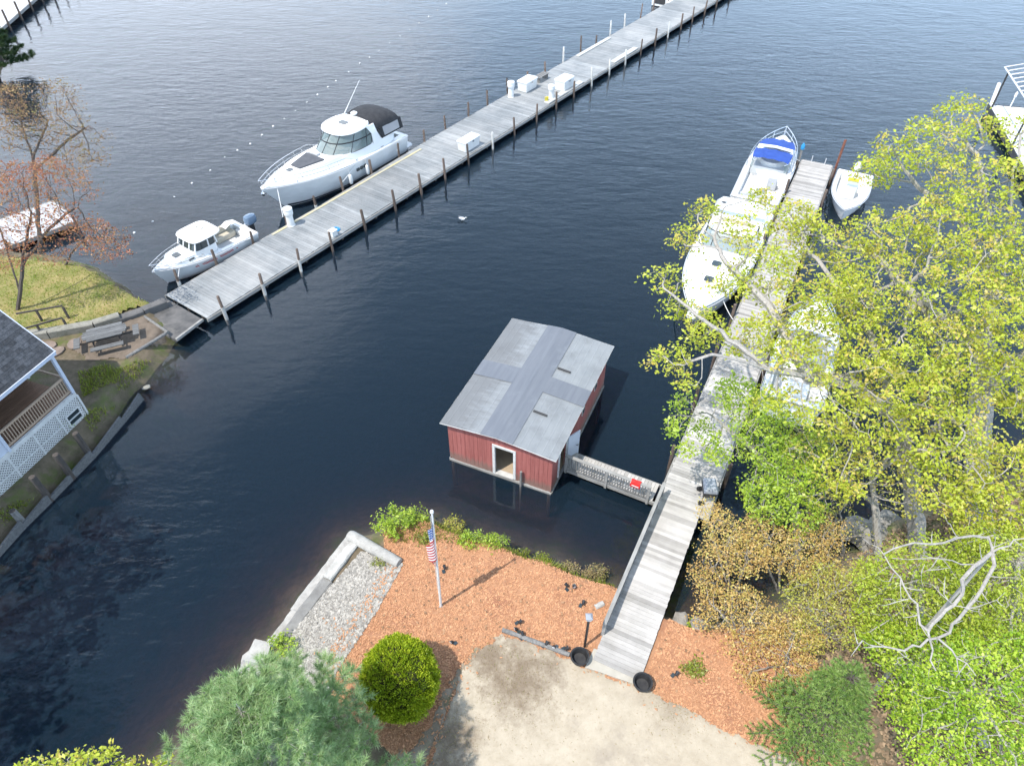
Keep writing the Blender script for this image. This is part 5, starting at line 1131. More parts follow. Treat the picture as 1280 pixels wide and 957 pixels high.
def script_(g):                                  # illegible red flourishes along the side
    for s_ in (1, -1):
        x = 1.6; k = 0
        while x < 4.3:
            t = x / b.L; y = b.hb(t) * .985 + .01; z = b.sh(t) * .70; hh = .05 + .05 * abs(math.sin(k * 1.9))
            g.beam((x, s_ * y, z - hh * .4), (x + .09, s_ * (b.hb((x + .09) / b.L) * .985 + .012), z + hh), .02, .035); x += .105 if k % 9 else .3; k += 1
b.part('red_lettering', 'redpaint', script_)

# --- express boat with the blue cover at the end of the right hand dock
b = Boat('express_boat', rloc(24.4, 2.8), rrz, 9.7, 3.2, .95, 1.35, 'white express boat with a bright blue cover at the outer end of a dock', p=2.9, sf=.93, rake=1.3)
b.hull(); b.deck(.46, .34, .5, .1)
b.part('cabin_trunk', 'gel', lambda g: g.loft([sring(6.3, 2.2 - q * .2, 1.7, 1.1 - q * .16, 1.1 + q * .35, p=2.3) for q in (0, .7, 1)], False), True)
b.part('deck_hatch', 'greypl', lambda g: g.loft([sring(8.15, .14, .14, .3, z, 12, 5) for z in (1.36, 1.42)]))
b.part('windshield', 'glass', lambda g: g.loft([[sring(4.6, 1.4 - q * .35, 1.2, 1.3 - q * .1, 1.28 + q * .55, 36, 2.6)[k % 36] for k in range(-13, 14)] for q in (0, 1)], False, False, closed=False), True)
b.part('windshield_frame', 'steel', lambda g: g.tube([sring(4.6, 1.05, 1.2, 1.2, 1.84, 36, 2.6)[k % 36] for k in range(-13, 14)], .03, 6), True)
b.part('forward_cover', 'blue', lambda g: g.loft([[(x, y * w_, z + .10 * (1 - y * y) + .025 * math.sin(y * 9 + x * 3)) for y in np.linspace(1, -1, 15)] for x, w_, z in ((5.75, 1.22, 2.0), (6.3, 1.18, 2.0), (7.0, 1.05, 1.93), (7.5, .92, 1.8), (7.62, .86, 1.56))], False, False, closed=False), True)
b.part('aft_cover', 'blue', lambda g: g.loft([[(x, y * w_, z + .10 * (1 - y * y) + .03 * math.sin(y * 11 + x * 4)) for y in np.linspace(1, -1, 15)] for x, w_, z in ((3.95, 1.18, 1.92), (4.3, 1.24, 2.0), (4.8, 1.26, 2.04), (5.22, 1.24, 2.02), (5.26, 1.2, 1.84))], False, False, closed=False), True)
b.part('arch', 'gel', lambda g: g.loft([[(x + e, y, z) for e in (-.12, .12)] + [(x + .12, y * .96, z - .08), (x - .12, y * .96, z - .08)] for x, y, z in ((5.15, 1.36, 1.0), (5.35, 1.3, 1.7), (5.48, 1.15, 2.18), (5.48, 0, 2.26), (5.48, -1.15, 2.18), (5.35, -1.3, 1.7), (5.15, -1.36, 1.0))]), True)
b.part('helm_seat', 'padlight', lambda g: (g.box(2.7, 3.25, -.9, -.3, .52, .95), g.box(2.6, 2.72, -.9, -.3, .52, 1.4)), bevel=.05)
b.part('stern_bench', 'padlight', lambda g: (g.box(.5, 1.1, -1.0, 1.0, .52, .9), g.box(.35, .5, -1.0, 1.0, .7, 1.15)), bevel=.05)
b.part('table', 'gelgrey', lambda g: g.loft([sring(2.0, .3, .3, .35, z, 14, 4) for z in (1.05, 1.1)]), bevel=.01)
b.part('swim_platform', 'gelgrey', lambda g: g.loft([sring(-.25, .3, .4, 1.3, z, p=5) for z in (.3, .38)]))
b.rail(.42, .985, .6, .1, stan=7, over=.25, r=.025)
b.part('windlass', 'whitep', lambda g: g.lathe([(.12, 1.38), (.12, 1.55), (.05, 1.6)], 10, c=(8.85, 0)), True)
b.part('porthole', 'darkglass', lambda g: [g.loft([[(x + xx, s_ * (b.hb(.6) * .93 + e), .85 + z) for x, z in ((-.16, -.06), (.16, -.06), (.16, .06), (-.16, .06))] for e in (-.1, .05)]) for s_ in (1,) for xx in (5.7,)])

# --- second cruiser, bow towards the shore, seen through the oak leaves
b = Boat('cabin_boat', rloc(22.6, 2.95), rrz + PI, 12.2, 3.6, 1.25, 1.65, 'white cabin boat behind the blue covered one, bow to the shore behind oak leaves', p=2.6, sf=.94, rake=1.5)
b.hull(); b.deck(.40, .42, .8, .14)
b.part('cabin_trunk', 'gel', lambda g: g.loft([sring(8.0, 2.6 - q * .25, 2.6, 1.3 - q * .2, 1.35 + q * .45, p=2.4) for q in (0, .7, 1)], False), True)
w0 = sring(4.6, 1.6, 1.5, 1.5, 1.75, 36, 3.2); w1 = sring(4.4, 1.15, 1.5, 1.38, 2.5, 36, 3.2)
b.screen([w0, w1], -105, 105, 6)
b.part('cockpit_coaming', 'gel', lambda g: g.loft([sring(3.4, 2.9, 3.2, 1.62 - q * .14, 1.2 + q * .52, p=3.4) for q in (0, .7, 1)], False), True)
b.part('helm_seat', 'beige', lambda g: (g.box(2.9, 3.5, -1.0, .9, .82, 1.4), g.box(2.75, 2.9, -1.0, .9, .82, 1.95)), bevel=.05)
b.part('dashboard', 'beige', lambda g: g.box(4.6, 5.2, -1.2, 1.2, .82, 1.78), bevel=.06)
b.part('deck_hatch', 'darkglass', lambda g: g.loft([sring(9.2, .25, .25, .25, z, 14, 5) for z in (1.8, 1.84)]))
b.part('deck_hatch', 'darkglass', lambda g: g.loft([sring(7.6, .25, .25, .25, z, 14, 5) for z in (1.8, 1.84)]))
b.part('radar_arch', 'gel', lambda g: g.loft([[(x - .2, y, z), (x + .2, y, z), (x + .2, y * .94, z - .1), (x - .2, y * .94, z - .1)] for x, y, z in ((1.9, 1.64, 1.4), (2.2, 1.55, 2.5), (2.4, 1.2, 2.9), (2.4, 0, 2.98), (2.4, -1.2, 2.9), (2.2, -1.55, 2.5), (1.9, -1.64, 1.4))]), True)
b.part('swim_platform', 'gelgrey', lambda g: g.loft([sring(-.3, .35, .45, 1.5, z, p=5) for z in (.36, .46)]))
b.part('pulpit', 'whitep', lambda g: g.loft([sring(12.2, .5, .7, .26, z, 16, 4) for z in (1.62, 1.72)]), True)
b.rail(.5, .98, .55, .1, stan=6, over=.2)

# --- open boat across the dock from the blue cover
b = Boat('open_boat', rloc(31.7, -2.62), rrz + PI, 6.0, 2.35, .75, 1.0, 'small open white boat across the dock end from the blue covered boat', p=2.9, sf=.96, rake=.6, draft=.3, full=.3)
b.hull(stripe=False); b.deck(.80, .22, .22, .06)
b.part('console', 'gel', lambda g: g.loft([sring(2.6, .4, .35, .36, z, 18, 4) for z in (.25, .95, 1.1)]), True)
b.part('seat', 'yellowp', lambda g: (g.box(1.5, 1.95, -.35, .35, .23, .65), g.box(1.42, 1.5, -.35, .35, .4, 1.0)), bevel=.05)
b.part('bow_cushion', 'padlight', lambda g: g.loft([[(3.6, -.7, z), (3.6, .7, z), (4.7, .42, z), (4.7, -.42, z)] for z in (.25, .55)]), bevel=.05)
mo = b.part('outboard', 'whitep', lambda g: g.loft([sring(-.3, .3 * k, .36 * k, .22 * k, z, 16, 3) for k, z in ((.7, .8), (1, .92), (1, 1.1), (.6, 1.28))]), True)
b.part('leg', 'char', lambda g: g.loft([sring(-.28, .18, .18, .1, z, 12, 3) for z in (-.5, .8)]), True, parent=mo)
b.part('windshield', 'glass', lambda g: g.loft([[(2.9, -.36, 1.1), (3.0, 0, 1.1), (2.9, .36, 1.1)], [(2.75, -.33, 1.4), (2.83, 0, 1.42), (2.75, .33, 1.4)]], False, False, closed=False))

# --- boat on the inner right side of the dock, under the trees
b = Boat('cuddy_boat', rloc(6.9, -2.75), rrz, 8.2, 2.9, .95, 1.3, 'white cuddy boat with a bow rail, inshore on the tree side of the right dock', p=2.3, sf=.94, rake=1.1)
b.hull(stripe=False); b.deck(.45, .32, .45, .12)
b.part('cabin_trunk', 'gel', lambda g: g.loft([sring(5.2, 1.9 - q * .2, 1.4, 1.05 - q * .15, 1.05 + q * .4, p=2.4) for q in (0, .7, 1)], False), True)
b.screen([sring(3.6, 1.3, 1.2, 1.25, 1.3, 36, 2.8), sring(3.4, .95, 1.2, 1.15, 1.85, 36, 2.8)], -110, 110, 6, 'clear')
b.part('engine_box', 'gel', lambda g: g.box(.4, 1.5, -.6, .6, .46, 1.0), bevel=.06)
b.part('helm_seat', 'padlight', lambda g: (g.box(2.1, 2.6, -.9, -.35, .47, .9), g.box(2.0, 2.1, -.9, -.35, .47, 1.35)), bevel=.05)
b.part('swim_platform', 'gelgrey', lambda g: g.loft([sring(-.25, .3, .4, 1.2, z, p=5) for z in (.3, .38)]))
b.rail(.45, .985, .5, .1, stan=6, over=.2, r=.03)
# --- dark covered boat far left edge
b = Boat('covered_boat', (at(12, 96, .5).x - 2.0, at(12, 96, .5).y + 1.0, 0), math.radians(236), 7.5, 2.6, .9, 1.2, 'dark covered boat lying under the conifer at the upper left picture edge', p=2.3, rake=.8)
b.hull('char', False); b.deck(.9, .2, .6, .1, m='gel')
b.part('cover', 'blue', lambda g: g.loft([[(7.2 * t, y * (b.hb(t) * .98), b.sh(t) + .02 + .5 * (1 - y * y) * (1 - t * .6)) for y in np.linspace(1, -1, 9)] for t in np.linspace(.01, .93, 14)], False, False, closed=False), True)

def line(a, b_, sag, label):
    a = Vector(a); b_ = Vector(b_); pts = [a.lerp(b_, q) - Vector((0, 0, sag * 4 * q * (1 - q))) for q in np.linspace(0, 1, 9)]
    g = MB(); g.tube([p - a for p in pts], .022, 5); o = g.build('mooring_line', M['whitep'], None, True); o.location = a; tag(o, label, 'rope', 'mooring lines on the docks')
line(dloc(10.4, 3.95, 1.85), dloc(8.95, 2.05, .95), .12, 'white mooring line from the bow of the big cruiser to the dock edge')
line(dloc(15.9, 2.45, 1.5), dloc(14.1, 2.2, .9), .08, 'white mooring line amidships of the big cruiser')
line(dloc(20.6, 2.6, 1.35), dloc(19.85, 2.3, .9), .05, 'short white mooring line at the stern of the big cruiser')
line(dloc(1.9, 2.75, 1.0), dloc(1.05, 1.9, .8), .05, 'white mooring line at the bow of the pilothouse boat')
line(dloc(5.9, 2.1, .85), dloc(6.3, 1.9, .9), .03, 'white mooring line at the stern of the pilothouse boat')
line(rloc(31.5, 1.9, 1.2), rloc(31.8, 1.15, .72), .06, 'white mooring line from the bow of the blue covered boat')
line(rloc(25.5, 1.45, .95), rloc(26.3, 1.1, .72), .04, 'white mooring line at the stern of the blue covered boat')
line(rloc(12.6, 2.0, 1.5), rloc(12.0, 1.1, .72), .08, 'white mooring line from the bow of the cabin boat under the oak')

# ------------------------------------------------------------------ vegetation
def V3(u, v, z): return np.array(at(u, v, z))
def grow(paths, A, step=.5, kill=.75, iters=140, seed=0, infl=6.0):
    """branches that grow towards the crown's growing points"""
    g = np.random.default_rng(seed); pos = []; par = []
    for path in paths:
        path = [np.array(p, float) for p in path]; last = -1
        if pos: last = int(np.argmin(np.linalg.norm(np.array(pos) - path[0], axis=1)))
        prev = path[0] if last < 0 else pos[last]
        if last < 0: pos.append(path[0]); par.append(-1); last = 0
        for q in path[1:]:
            n = max(1, int(np.linalg.norm(q - prev) / step)); a = prev
            for i in range(1, n + 1):
                p = a + (q - a) * i / n + g.normal(0, step * .07, 3); pos.append(p); par.append(last); last = len(pos) - 1
            prev = pos[-1]
    P = np.array(pos); D = np.full(len(A), 1e9); I = np.zeros(len(A), int); alive = np.ones(len(A), bool)
    def upd(i0):
        Q = P[i0:]; d = np.linalg.norm(A[:, None, :] - Q[None], axis=2); k = d.argmin(1); m = d[np.arange(len(A)), k]; b = m < D
        D[b] = m[b]; I[b] = k[b] + i0
    upd(0)
    for it in range(iters):
        alive &= D > kill; s = alive & (D < infl if it > 25 else D < 99)
        if not s.any(): break
        idx = I[s]; dv = A[s] - P[idx]; dv /= np.linalg.norm(dv, axis=1)[:, None]
        u, inv = np.unique(idx, return_inverse=True); acc = np.zeros((len(u), 3)); np.add.at(acc, inv, dv)
        acc /= np.linalg.norm(acc, axis=1)[:, None] + 1e-9; acc += g.normal(0, .16, acc.shape); acc /= np.linalg.norm(acc, axis=1)[:, None]
        new = P[u] + acc * step; ok = []
        for j in range(len(u)):
            if np.min(((P - new[j]) ** 2).sum(1)) > (step * .45) ** 2: ok.append(j)
        if not ok: break
        i0 = len(P); P = np.vstack([P, new[ok]]); par += [int(x) for x in u[ok]]; upd(i0)
    return P, np.array(par)
def branches(name, P, par, r0, rt, m, parent, sides=6, ex=1.95):
    n = len(P); acc = np.zeros(n); r = np.zeros(n); ch = [[] for _ in range(n)]
    for i in range(n - 1, -1, -1):
        r[i] = max(rt, acc[i] ** (1 / ex) if acc[i] > 0 else rt)
        if par[i] >= 0: acc[par[i]] += r[i] ** ex; ch[par[i]].append(i)
    r = rt + (r - rt) * (r0 - rt) / max(r[0] - rt, 1e-6)
    g = MB(); stack = [(-1, 0)]
    while stack:
        a, i = stack.pop(); pts = [P[i]] if a < 0 else [P[a], P[i]]; rr = [r[i]] if a < 0 else [r[i], r[i]]
        while ch[i]:
            c = sorted(ch[i], key=lambda k: -r[k]); 
            for k in c[1:]: stack.append((i, k))
            i = c[0]; pts.append(P[i]); rr.append(r[i])
        if len(pts) > 1: rr[-1] *= .5; g.tube(pts, rr, sides if max(rr) > .04 else 4, cap=False)
    o = g.build(name, m, parent, True); return o, r, ch
def leafcloud(name, C, per, spread, size, m, parent, seed, aspect=.6, up=.35, tj=.16, fold=.12, flat=.6, Ct=None):
    g = np.random.default_rng(seed); n = len(C) * per; tt = g.uniform(0, 1, len(C)) if Ct is None else Ct
    c = np.repeat(C, per, 0) + g.normal(0, 1, (n, 3)) * np.array([spread, spread, spread * flat])
    d = g.normal(0, 1, (n, 3)); d[:, 2] = d[:, 2] * .6 - .15; d /= np.linalg.norm(d, axis=1)[:, None]
    nr = g.normal(0, 1, (n, 3)); nr[:, 2] += up * 3; sd = np.cross(nr, d); sd /= np.linalg.norm(sd, axis=1)[:, None] + 1e-9; nn = np.cross(d, sd)
    s = (size * g.uniform(.4, 1.45, n))[:, None]
    asp = aspect * g.uniform(.6, 1.3, (n, 1)); fold = g.uniform(-.5, 1.5, (n, 1)) * fold
    V = np.stack([c - d * s * .5, c + sd * s * asp * .5 + nn * s * fold, c + d * s * .5, c - sd * s * asp * .5 + nn * s * fold], 1).reshape(-1, 3)
    return fastmesh(name, V, 4, m, np.clip(np.repeat(tt, per) + g.normal(0, tj, n), 0, 1), parent)
def blobs_pts(blobs, n, seed, flat=.8):
    g = np.random.default_rng(seed); w_ = np.array([b[3] ** 2.2 for b in blobs]); w_ /= w_.sum(); out = []
    for b, k in zip(blobs, g.multinomial(n, w_)):
        d = g.normal(0, 1, (k, 3)); d /= np.linalg.norm(d, axis=1)[:, None] + 1e-9; r = g.uniform(.25, 1, (k, 1)) ** .55
        out.append(np.array(b[:3]) + d * r * b[3] * np.array([1, 1, flat]))
    return np.concatenate(out)
def tree(name, label, cat, paths, blobs, leaf, bark, r0, seed, n=400, step=.5, kill=.8, per=9, spread=.22, size=.15, rt=.010, group=None, twig=3, up=.35, aspect=.6, drop=0.0, crown='crown', trunk='trunk', flat=.8):
    """paths/blobs in world coordinates; the thing's Empty stands at the foot of the trunk"""
    base = np.array(paths[0][0], float); e = empty(name, tuple(base), 0, label, cat, group)
    A = blobs_pts(blobs, n, seed, flat)
    P, par = grow(paths, A, step, kill, seed=seed); P = P - base
    o, r, ch = branches(trunk, P, par, r0, rt, M[bark], e)
    cnt = np.ones(len(P), int)
    for i in range(len(P) - 1, 0, -1): cnt[par[i]] += cnt[i]
    tips = np.where(cnt <= twig)[0]; g = np.random.default_rng(seed + 1)
    if drop: tips = tips[g.uniform(0, 1, len(tips)) > drop]
    leafcloud(crown, P[tips], per, spread, size, L[leaf], e, seed + 2, aspect, up); return e
def wb(*bl): return [tuple(V3(u, v, z)) + (r,) for u, v, z, r in bl]
def wp(*pts): return [V3(*p) for p in pts]
def rooted(path):
    p = path[0]; p[2] = hz(p[0], p[1]) - .1; return path

# the two big oaks on the right
tree('oak_tree', 'tallest yellow green oak, with pale trunk and open crown, at the right edge', 'tree',
     [rooted(wp((1222, 650, 1), (1222, 560, 4), (1232, 430, 7), (1245, 300, 9.5), (1222, 200, 12))), wp((1226, 480, 6), (1262, 300, 9), (1266, 215, 11.5)), wp((1236, 340, 8.8), (1200, 270, 10.2), (1150, 235, 10.8)), wp((1228, 430, 6.9), (1170, 395, 8.2), (1120, 350, 9.2)), wp((1226, 500, 5.5), (1275, 450, 7.5), (1330, 400, 9))],
     wb((1205, 155, 13, 1.15), (1160, 180, 12.6, 1.2), (1120, 195, 12, .9), (1240, 230, 12, 1.3), (1200, 240, 11.5, 1.3), (1105, 215, 10.8, .8), (1085, 215, 10.5, .7), (1180, 290, 10.8, 1.4), (1250, 310, 10.5, 1.5), (1120, 300, 10, 1.5), (1060, 310, 9.6, 1.3), (1100, 370, 9.2, 1.8), (1180, 380, 9.4, 1.8), (1250, 400, 9.2, 1.8), (1150, 440, 8.6, 1.6), (1220, 460, 8, 1.7), (1290, 330, 10, 1.8), (1300, 480, 8, 1.8), (1010, 300, 9.8, 1.1), (1275, 160, 12.5, .9)),
     'oak', 'bark', .40, 21, n=3600, step=.34, kill=.36, per=33, spread=.17, size=.125, twig=3, up=.7)
tree('oak_tree', 'yellow green oak reaching a long low limb out over the right hand dock', 'tree',
     [rooted(wp((1150, 690, 1), (1140, 610, 4), (1122, 520, 6.5), (1060, 478, 7.6), (965, 463, 8.6), (890, 441, 9.4))), wp((1130, 560, 5.6), (1090, 420, 8.2), (1040, 350, 9.3)), wp((1010, 470, 8.1), (960, 380, 9.3), (900, 320, 10)), wp((1135, 590, 5), (1180, 520, 7), (1200, 470, 7.6)), wp((960, 462, 8.6), (880, 400, 9.6), (830, 360, 9.8))],
     wb((835, 352, 9.6, .7), (815, 350, 9.6, .35), (862, 300, 10, .75), (850, 385, 9.4, .6), (880, 265, 10.3, .65), (880, 410, 9.2, .8), (838, 448, 9, .6), (865, 470, 8.8, .55), (815, 458, 9, .3), (925, 290, 10, .9), (960, 340, 9.6, 1.3), (915, 350, 9.6, .8), (1000, 400, 9, 1.3), (1045, 380, 9.2, 1.3), (940, 425, 9, .9), (1075, 520, 7.6, 1.2), (1120, 480, 8.3, 1.5), (1165, 540, 7.4, 1.6), (1040, 440, 8.6, 1.1), (990, 275, 10, 1.0), (950, 250, 10.2, .6), (1060, 590, 6, 1.0), (1190, 600, 6.5, 1.3), (995, 450, 8.7, 1.0), (1030, 500, 8, 1.1), (965, 495, 7.8, .7)),
     'oak', 'bark', .33, 22, n=3500, step=.32, kill=.34, per=32, spread=.165, size=.12, twig=3, up=.7)
tree('oak_tree', 'thin olive leaved oak sapling between the two tall oaks, mostly bare twigs', 'tree',
     [rooted(wp((1100, 700, 1), (1095, 640, 3.2), (1085, 560, 5.2))), wp((1095, 630, 3.4), (1050, 590, 5)), wp((1090, 590, 4.4), (1140, 560, 6))],
     wb((1060, 560, 5.4, 1.3), (1110, 590, 5.4, 1.4), (1030, 610, 4.6, 1.1), (1150, 600, 5.6, 1.4), (1210, 560, 6.6, 1.2), (1000, 560, 5.5, .8)), 'olive', 'bark', .13, 23, n=1100, step=.3, kill=.36, per=14, spread=.16, size=.115, twig=2)
# leafy small tree over the dock
tree('maple_tree', 'fresh green young maple leaning over the inshore planks of the right dock', 'tree',
     [rooted(wp((1010, 690, .8), (995, 640, 2.6), (970, 580, 4.2))), wp((990, 620, 3), (940, 560, 4.6), (890, 520, 5.3)), wp((985, 610, 3.3), (1000, 540, 5))],
     wb((960, 545, 5.2, 1.4), (985, 590, 4.6, 1.3), (925, 500, 5.6, 1.0), (960, 620, 4.0, 1.0), (1000, 640, 3.6, .9), (1010, 560, 5.0, 1.0), (900, 560, 4.9, .7), (855, 505, 5.7, .5), (845, 532, 5.4, .45), (858, 560, 5.1, .45), (880, 535, 5.2, .5)), 'oakgreen', 'bark', .12, 24, n=1900, step=.25, kill=.26, per=26, spread=.15, size=.115, twig=3, up=.6)
# copper shrubs along the shore, each a clump of stems
def shrub(name, label, cat, base, blobs, leaf, bark, r0, seed, group=None, stems=5, **kw):
    b0 = V3(*base); b0[2] = hz(b0[0], b0[1]) - .1; g = np.random.default_rng(seed); pats = []; B = wb(*blobs)
    for i in range(stems):
        q = B[i % len(B)]; mid = b0 + (np.array(q[:3]) - b0) * .55 + g.normal(0, .2, 3); pats.append([b0, mid])
    return tree(name, label, cat, pats, B, leaf, bark, r0, seed, group=group, crown='foliage', trunk='stems', **kw)
sk = dict(n=1500, step=.19, kill=.2, per=20, spread=.13, size=.074, twig=3, rt=.005, up=.6)
shrub('copper_shrub', 'copper leaved shrub overhanging the walkway edge nearest the water', 'shrub', (925, 725, .6), ((905, 665, 2.6, .8), (895, 700, 2.3, .75), (930, 690, 2.7, .9), (885, 640, 2.4, .5), (880, 720, 1.8, .55)), 'copper', 'bark', .08, 31, **sk)
shrub('copper_shrub', 'copper leaved shrub behind the one over the walkway, under the green maple', 'shrub', (985, 720, .8), ((965, 680, 3, .95), (1000, 690, 3, 1.0), (1030, 665, 3, .8), (950, 655, 3, .6), (1030, 715, 2.8, .8)), 'copper', 'bark', .08, 32, **sk)
shrub('copper_shrub', 'lower copper shrub at the mulch edge beside the brown shallow water', 'shrub', (920, 790, .9), ((900, 750, 2, .75), (930, 760, 2.1, .8), (885, 770, 1.6, .55), (955, 780, 2, .75), (925, 800, 1.6, .6)), 'copper', 'bark', .07, 33, **sk)
shrub('copper_shrub', 'copper shrub spilling down over the orange mulch near the dark hemlock', 'shrub', (985, 830, 1), ((965, 810, 1.9, .7), (995, 830, 1.9, .7), (940, 840, 1.5, .5), (1000, 790, 2.4, .7), (975, 850, 1.4, .45)), 'copper', 'bark', .07, 34, **sk)
shrub('olive_shrub', 'tall olive green shrub between the copper shrubs and the bright green trees', 'shrub', (1030, 790, 1), ((1010, 750, 3, .85), (1050, 770, 3.2, 1.0), (1040, 730, 3.4, .9), (1075, 740, 3.6, .9), (1015, 790, 2.4, .7)), 'olive', 'bark', .09, 35, **sk)
shrub('olive_shrub', 'sparse twiggy olive shrub among the shore boulders', 'shrub', (1060, 690, .6), ((1045, 640, 2.6, .9), (1070, 660, 2.2, .7), (1100, 690, 2.6, .8), (1030, 650, 2.2, .6)), 'olive', 'bark', .06, 36, n=700, step=.24, kill=.28, per=5, spread=.14, size=.09, twig=2, rt=.007)
# bright green broadleaf trees in the lower right corner
bk = dict(n=2300, step=.26, kill=.28, per=42, spread=.16, size=.088, twig=3, up=.5)
tree('maple_tree', 'bright green leafy tree behind the bare white branches', 'tree', [rooted(wp((1150, 790, 1), (1148, 750, 3), (1145, 715, 4.6)))], wb((1120, 735, 4.8, 1.2), (1160, 720, 5.2, 1.3), (1190, 760, 5, 1.2), (1110, 775, 4.2, 1.0), (1150, 780, 4.4, 1.0)), 'lime', 'bark', .14, 41, **bk)
tree('maple_tree', 'bright green leafy tree filling the lower right corner', 'tree', [rooted(wp((1230, 930, 1), (1225, 890, 3.5), (1220, 860, 5.5)))], wb((1200, 860, 5.6, 1.2), (1245, 850, 6, 1.3), (1270, 900, 6, 1.2), (1220, 910, 5.4, 1.1), (1180, 905, 4.8, .9), (1285, 840, 6.2, 1.2), (1170, 940, 4.6, .9), (1260, 960, 5.6, 1.0)), 'bright', 'bark', .15, 42, **bk)
tree('maple_tree', 'bright green leafy tree at the right edge above the corner tree', 'tree', [rooted(wp((1270, 770, 1), (1272, 720, 4), (1275, 690, 6)))], wb((1250, 700, 5.8, 1.2), (1285, 720, 6.2, 1.3), (1245, 760, 5.4, 1.1), (1290, 780, 6, 1.3), (1215, 720, 5.2, .8)), 'lime', 'bark', .15, 43, **bk)
tree('maple_tree', 'bright green small tree beside the dark hemlock under the bare white branches', 'tree', [rooted(wp((1150, 880, 1), (1140, 850, 2.8), (1135, 830, 4)))], wb((1130, 820, 4.2, 1.0), (1165, 840, 4.2, 1.0), (1140, 870, 3.8, .9), (1180, 805, 4.4, .8), (1105, 800, 3.6, .6)), 'bright', 'bark', .11, 44, **bk)
tree('yellow_tree', 'yellow green thin crowned tree behind the bright green trees at the right edge', 'tree', [rooted(wp((1240, 680, .9), (1236, 640, 4), (1230, 620, 5.2)))], wb((1215, 620, 5.6, 1.0), (1250, 630, 6, 1.2), (1270, 590, 6.6, 1.2), (1225, 660, 5.2, .9), (1285, 640, 6.4, 1.2)), 'oak', 'bark', .13, 45, n=1500, step=.3, kill=.32, per=24, spread=.17, size=.13, twig=3, up=.6)

# bare white branches of a dead tree leaning over the shrubs
dp = V3(1240, 690, 9); e = empty('dead_tree', (dp[0], dp[1], hz(dp[0], dp[1])), 0, 'dead tree with bare bleached branches standing over the bright green trees', 'tree'); eb = np.array(e.location)
lims = [([(1240, 690, 9), (1217, 708, 9.1), (1204, 735, 9.1), (1192, 756, 9), (1176, 770, 8.95), (1160, 789, 8.9)], .085, .06), ([(1240, 690, 9), (1243, 706, 8.9), (1226, 738, 8.8), (1209, 760, 8.75), (1190, 780, 8.75), (1172, 797, 8.7), (1150, 808, 8.7), (1130, 813, 8.7), (1108, 808, 8.75), (1088, 806, 8.8)], .085, .025),
        ([(1160, 788, 8.9), (1148, 768, 9.0), (1138, 747, 9.1), (1126, 722, 9.2), (1105, 693, 9.3)], .055, .02), ([(1160, 789, 8.9), (1166, 812, 8.6), (1170, 838, 8.4)], .045, .025), ([(1172, 797, 8.75), (1196, 822, 8.6), (1220, 844, 8.5)], .045, .015),
        ([(1240, 690, 9), (1236, 672, 9.2), (1197, 672, 9.3), (1165, 680, 9.4), (1128, 682, 9.5), (1105, 692, 9.5)], .06, .03), ([(1217, 705, 9.1), (1190, 700, 9.3), (1150, 698, 9.4), (1115, 697, 9.5)], .03, .01), ([(1130, 813, 8.7), (1122, 822, 8.6), (1118, 830, 8.5)], .02, .008),
        ([(1240, 690, 9), (1262, 682, 9.3), (1285, 672, 9.6)], .05, .02), ([(1192, 756, 9), (1180, 742, 9.2), (1172, 722, 9.4)], .02, .007), ([(1209, 760, 8.75), (1230, 755, 8.8), (1256, 740, 9)], .022, .007), ([(1138, 747, 9.1), (1120, 752, 9.1), (1104, 748, 9.2)], .016, .006), ([(1105, 693, 9.3), (1090, 680, 9.4), (1078, 672, 9.5)], .018, .006), ([(1197, 672, 9.3), (1188, 655, 9.6), (1180, 642, 9.8)], .02, .007), ([(1196, 822, 8.6), (1206, 820, 8.6), (1220, 822, 8.7)], .014, .005), ([(1088, 806, 8.8), (1078, 800, 8.9), (1070, 802, 8.9)], .014, .005),
        ([(1170, 700, 9.35), (1160, 712, 9.3), (1152, 728, 9.3)], .014, .005), ([(1126, 722, 9.2), (1112, 726, 9.2), (1096, 722, 9.3)], .012, .005)]
g = MB(); g.tube([(0, 0, -.1), (.05, .05, 4), tuple(dp - eb)], [.09, .06, .035], 9); g.build('trunk', M['bark'], e, True)
rr_ = random.Random(5)
for pts, ra, rb in lims:
    g = MB(); W = [V3(*p) - eb for p in pts]; W2 = []
    for a, c in zip(W[:-1], W[1:]): W2 += [a, (a + c) / 2 + np.array([rr_.gauss(0, .05) for _ in range(3)])]
    W2.append(W[-1]); k = len(W2); ra *= .55; rb *= .6; g.tube(W2, [ra + (rb - ra) * i / (k - 1) for i in range(k)], 7)
    for i in range(1, k - 1):
        if rr_.random() < .6:
            d = np.array([rr_.gauss(0, 1), rr_.gauss(0, 1), rr_.gauss(.2, .6)]); d /= np.linalg.norm(d); ln = rr_.uniform(.2, .6); g.tube([W2[i], W2[i] + d * ln * .5, W2[i] + d * ln + np.array([0, 0, .06])], [.014, .01, .004], 4)
    g.build('limb', M['barkpale'], e, True)

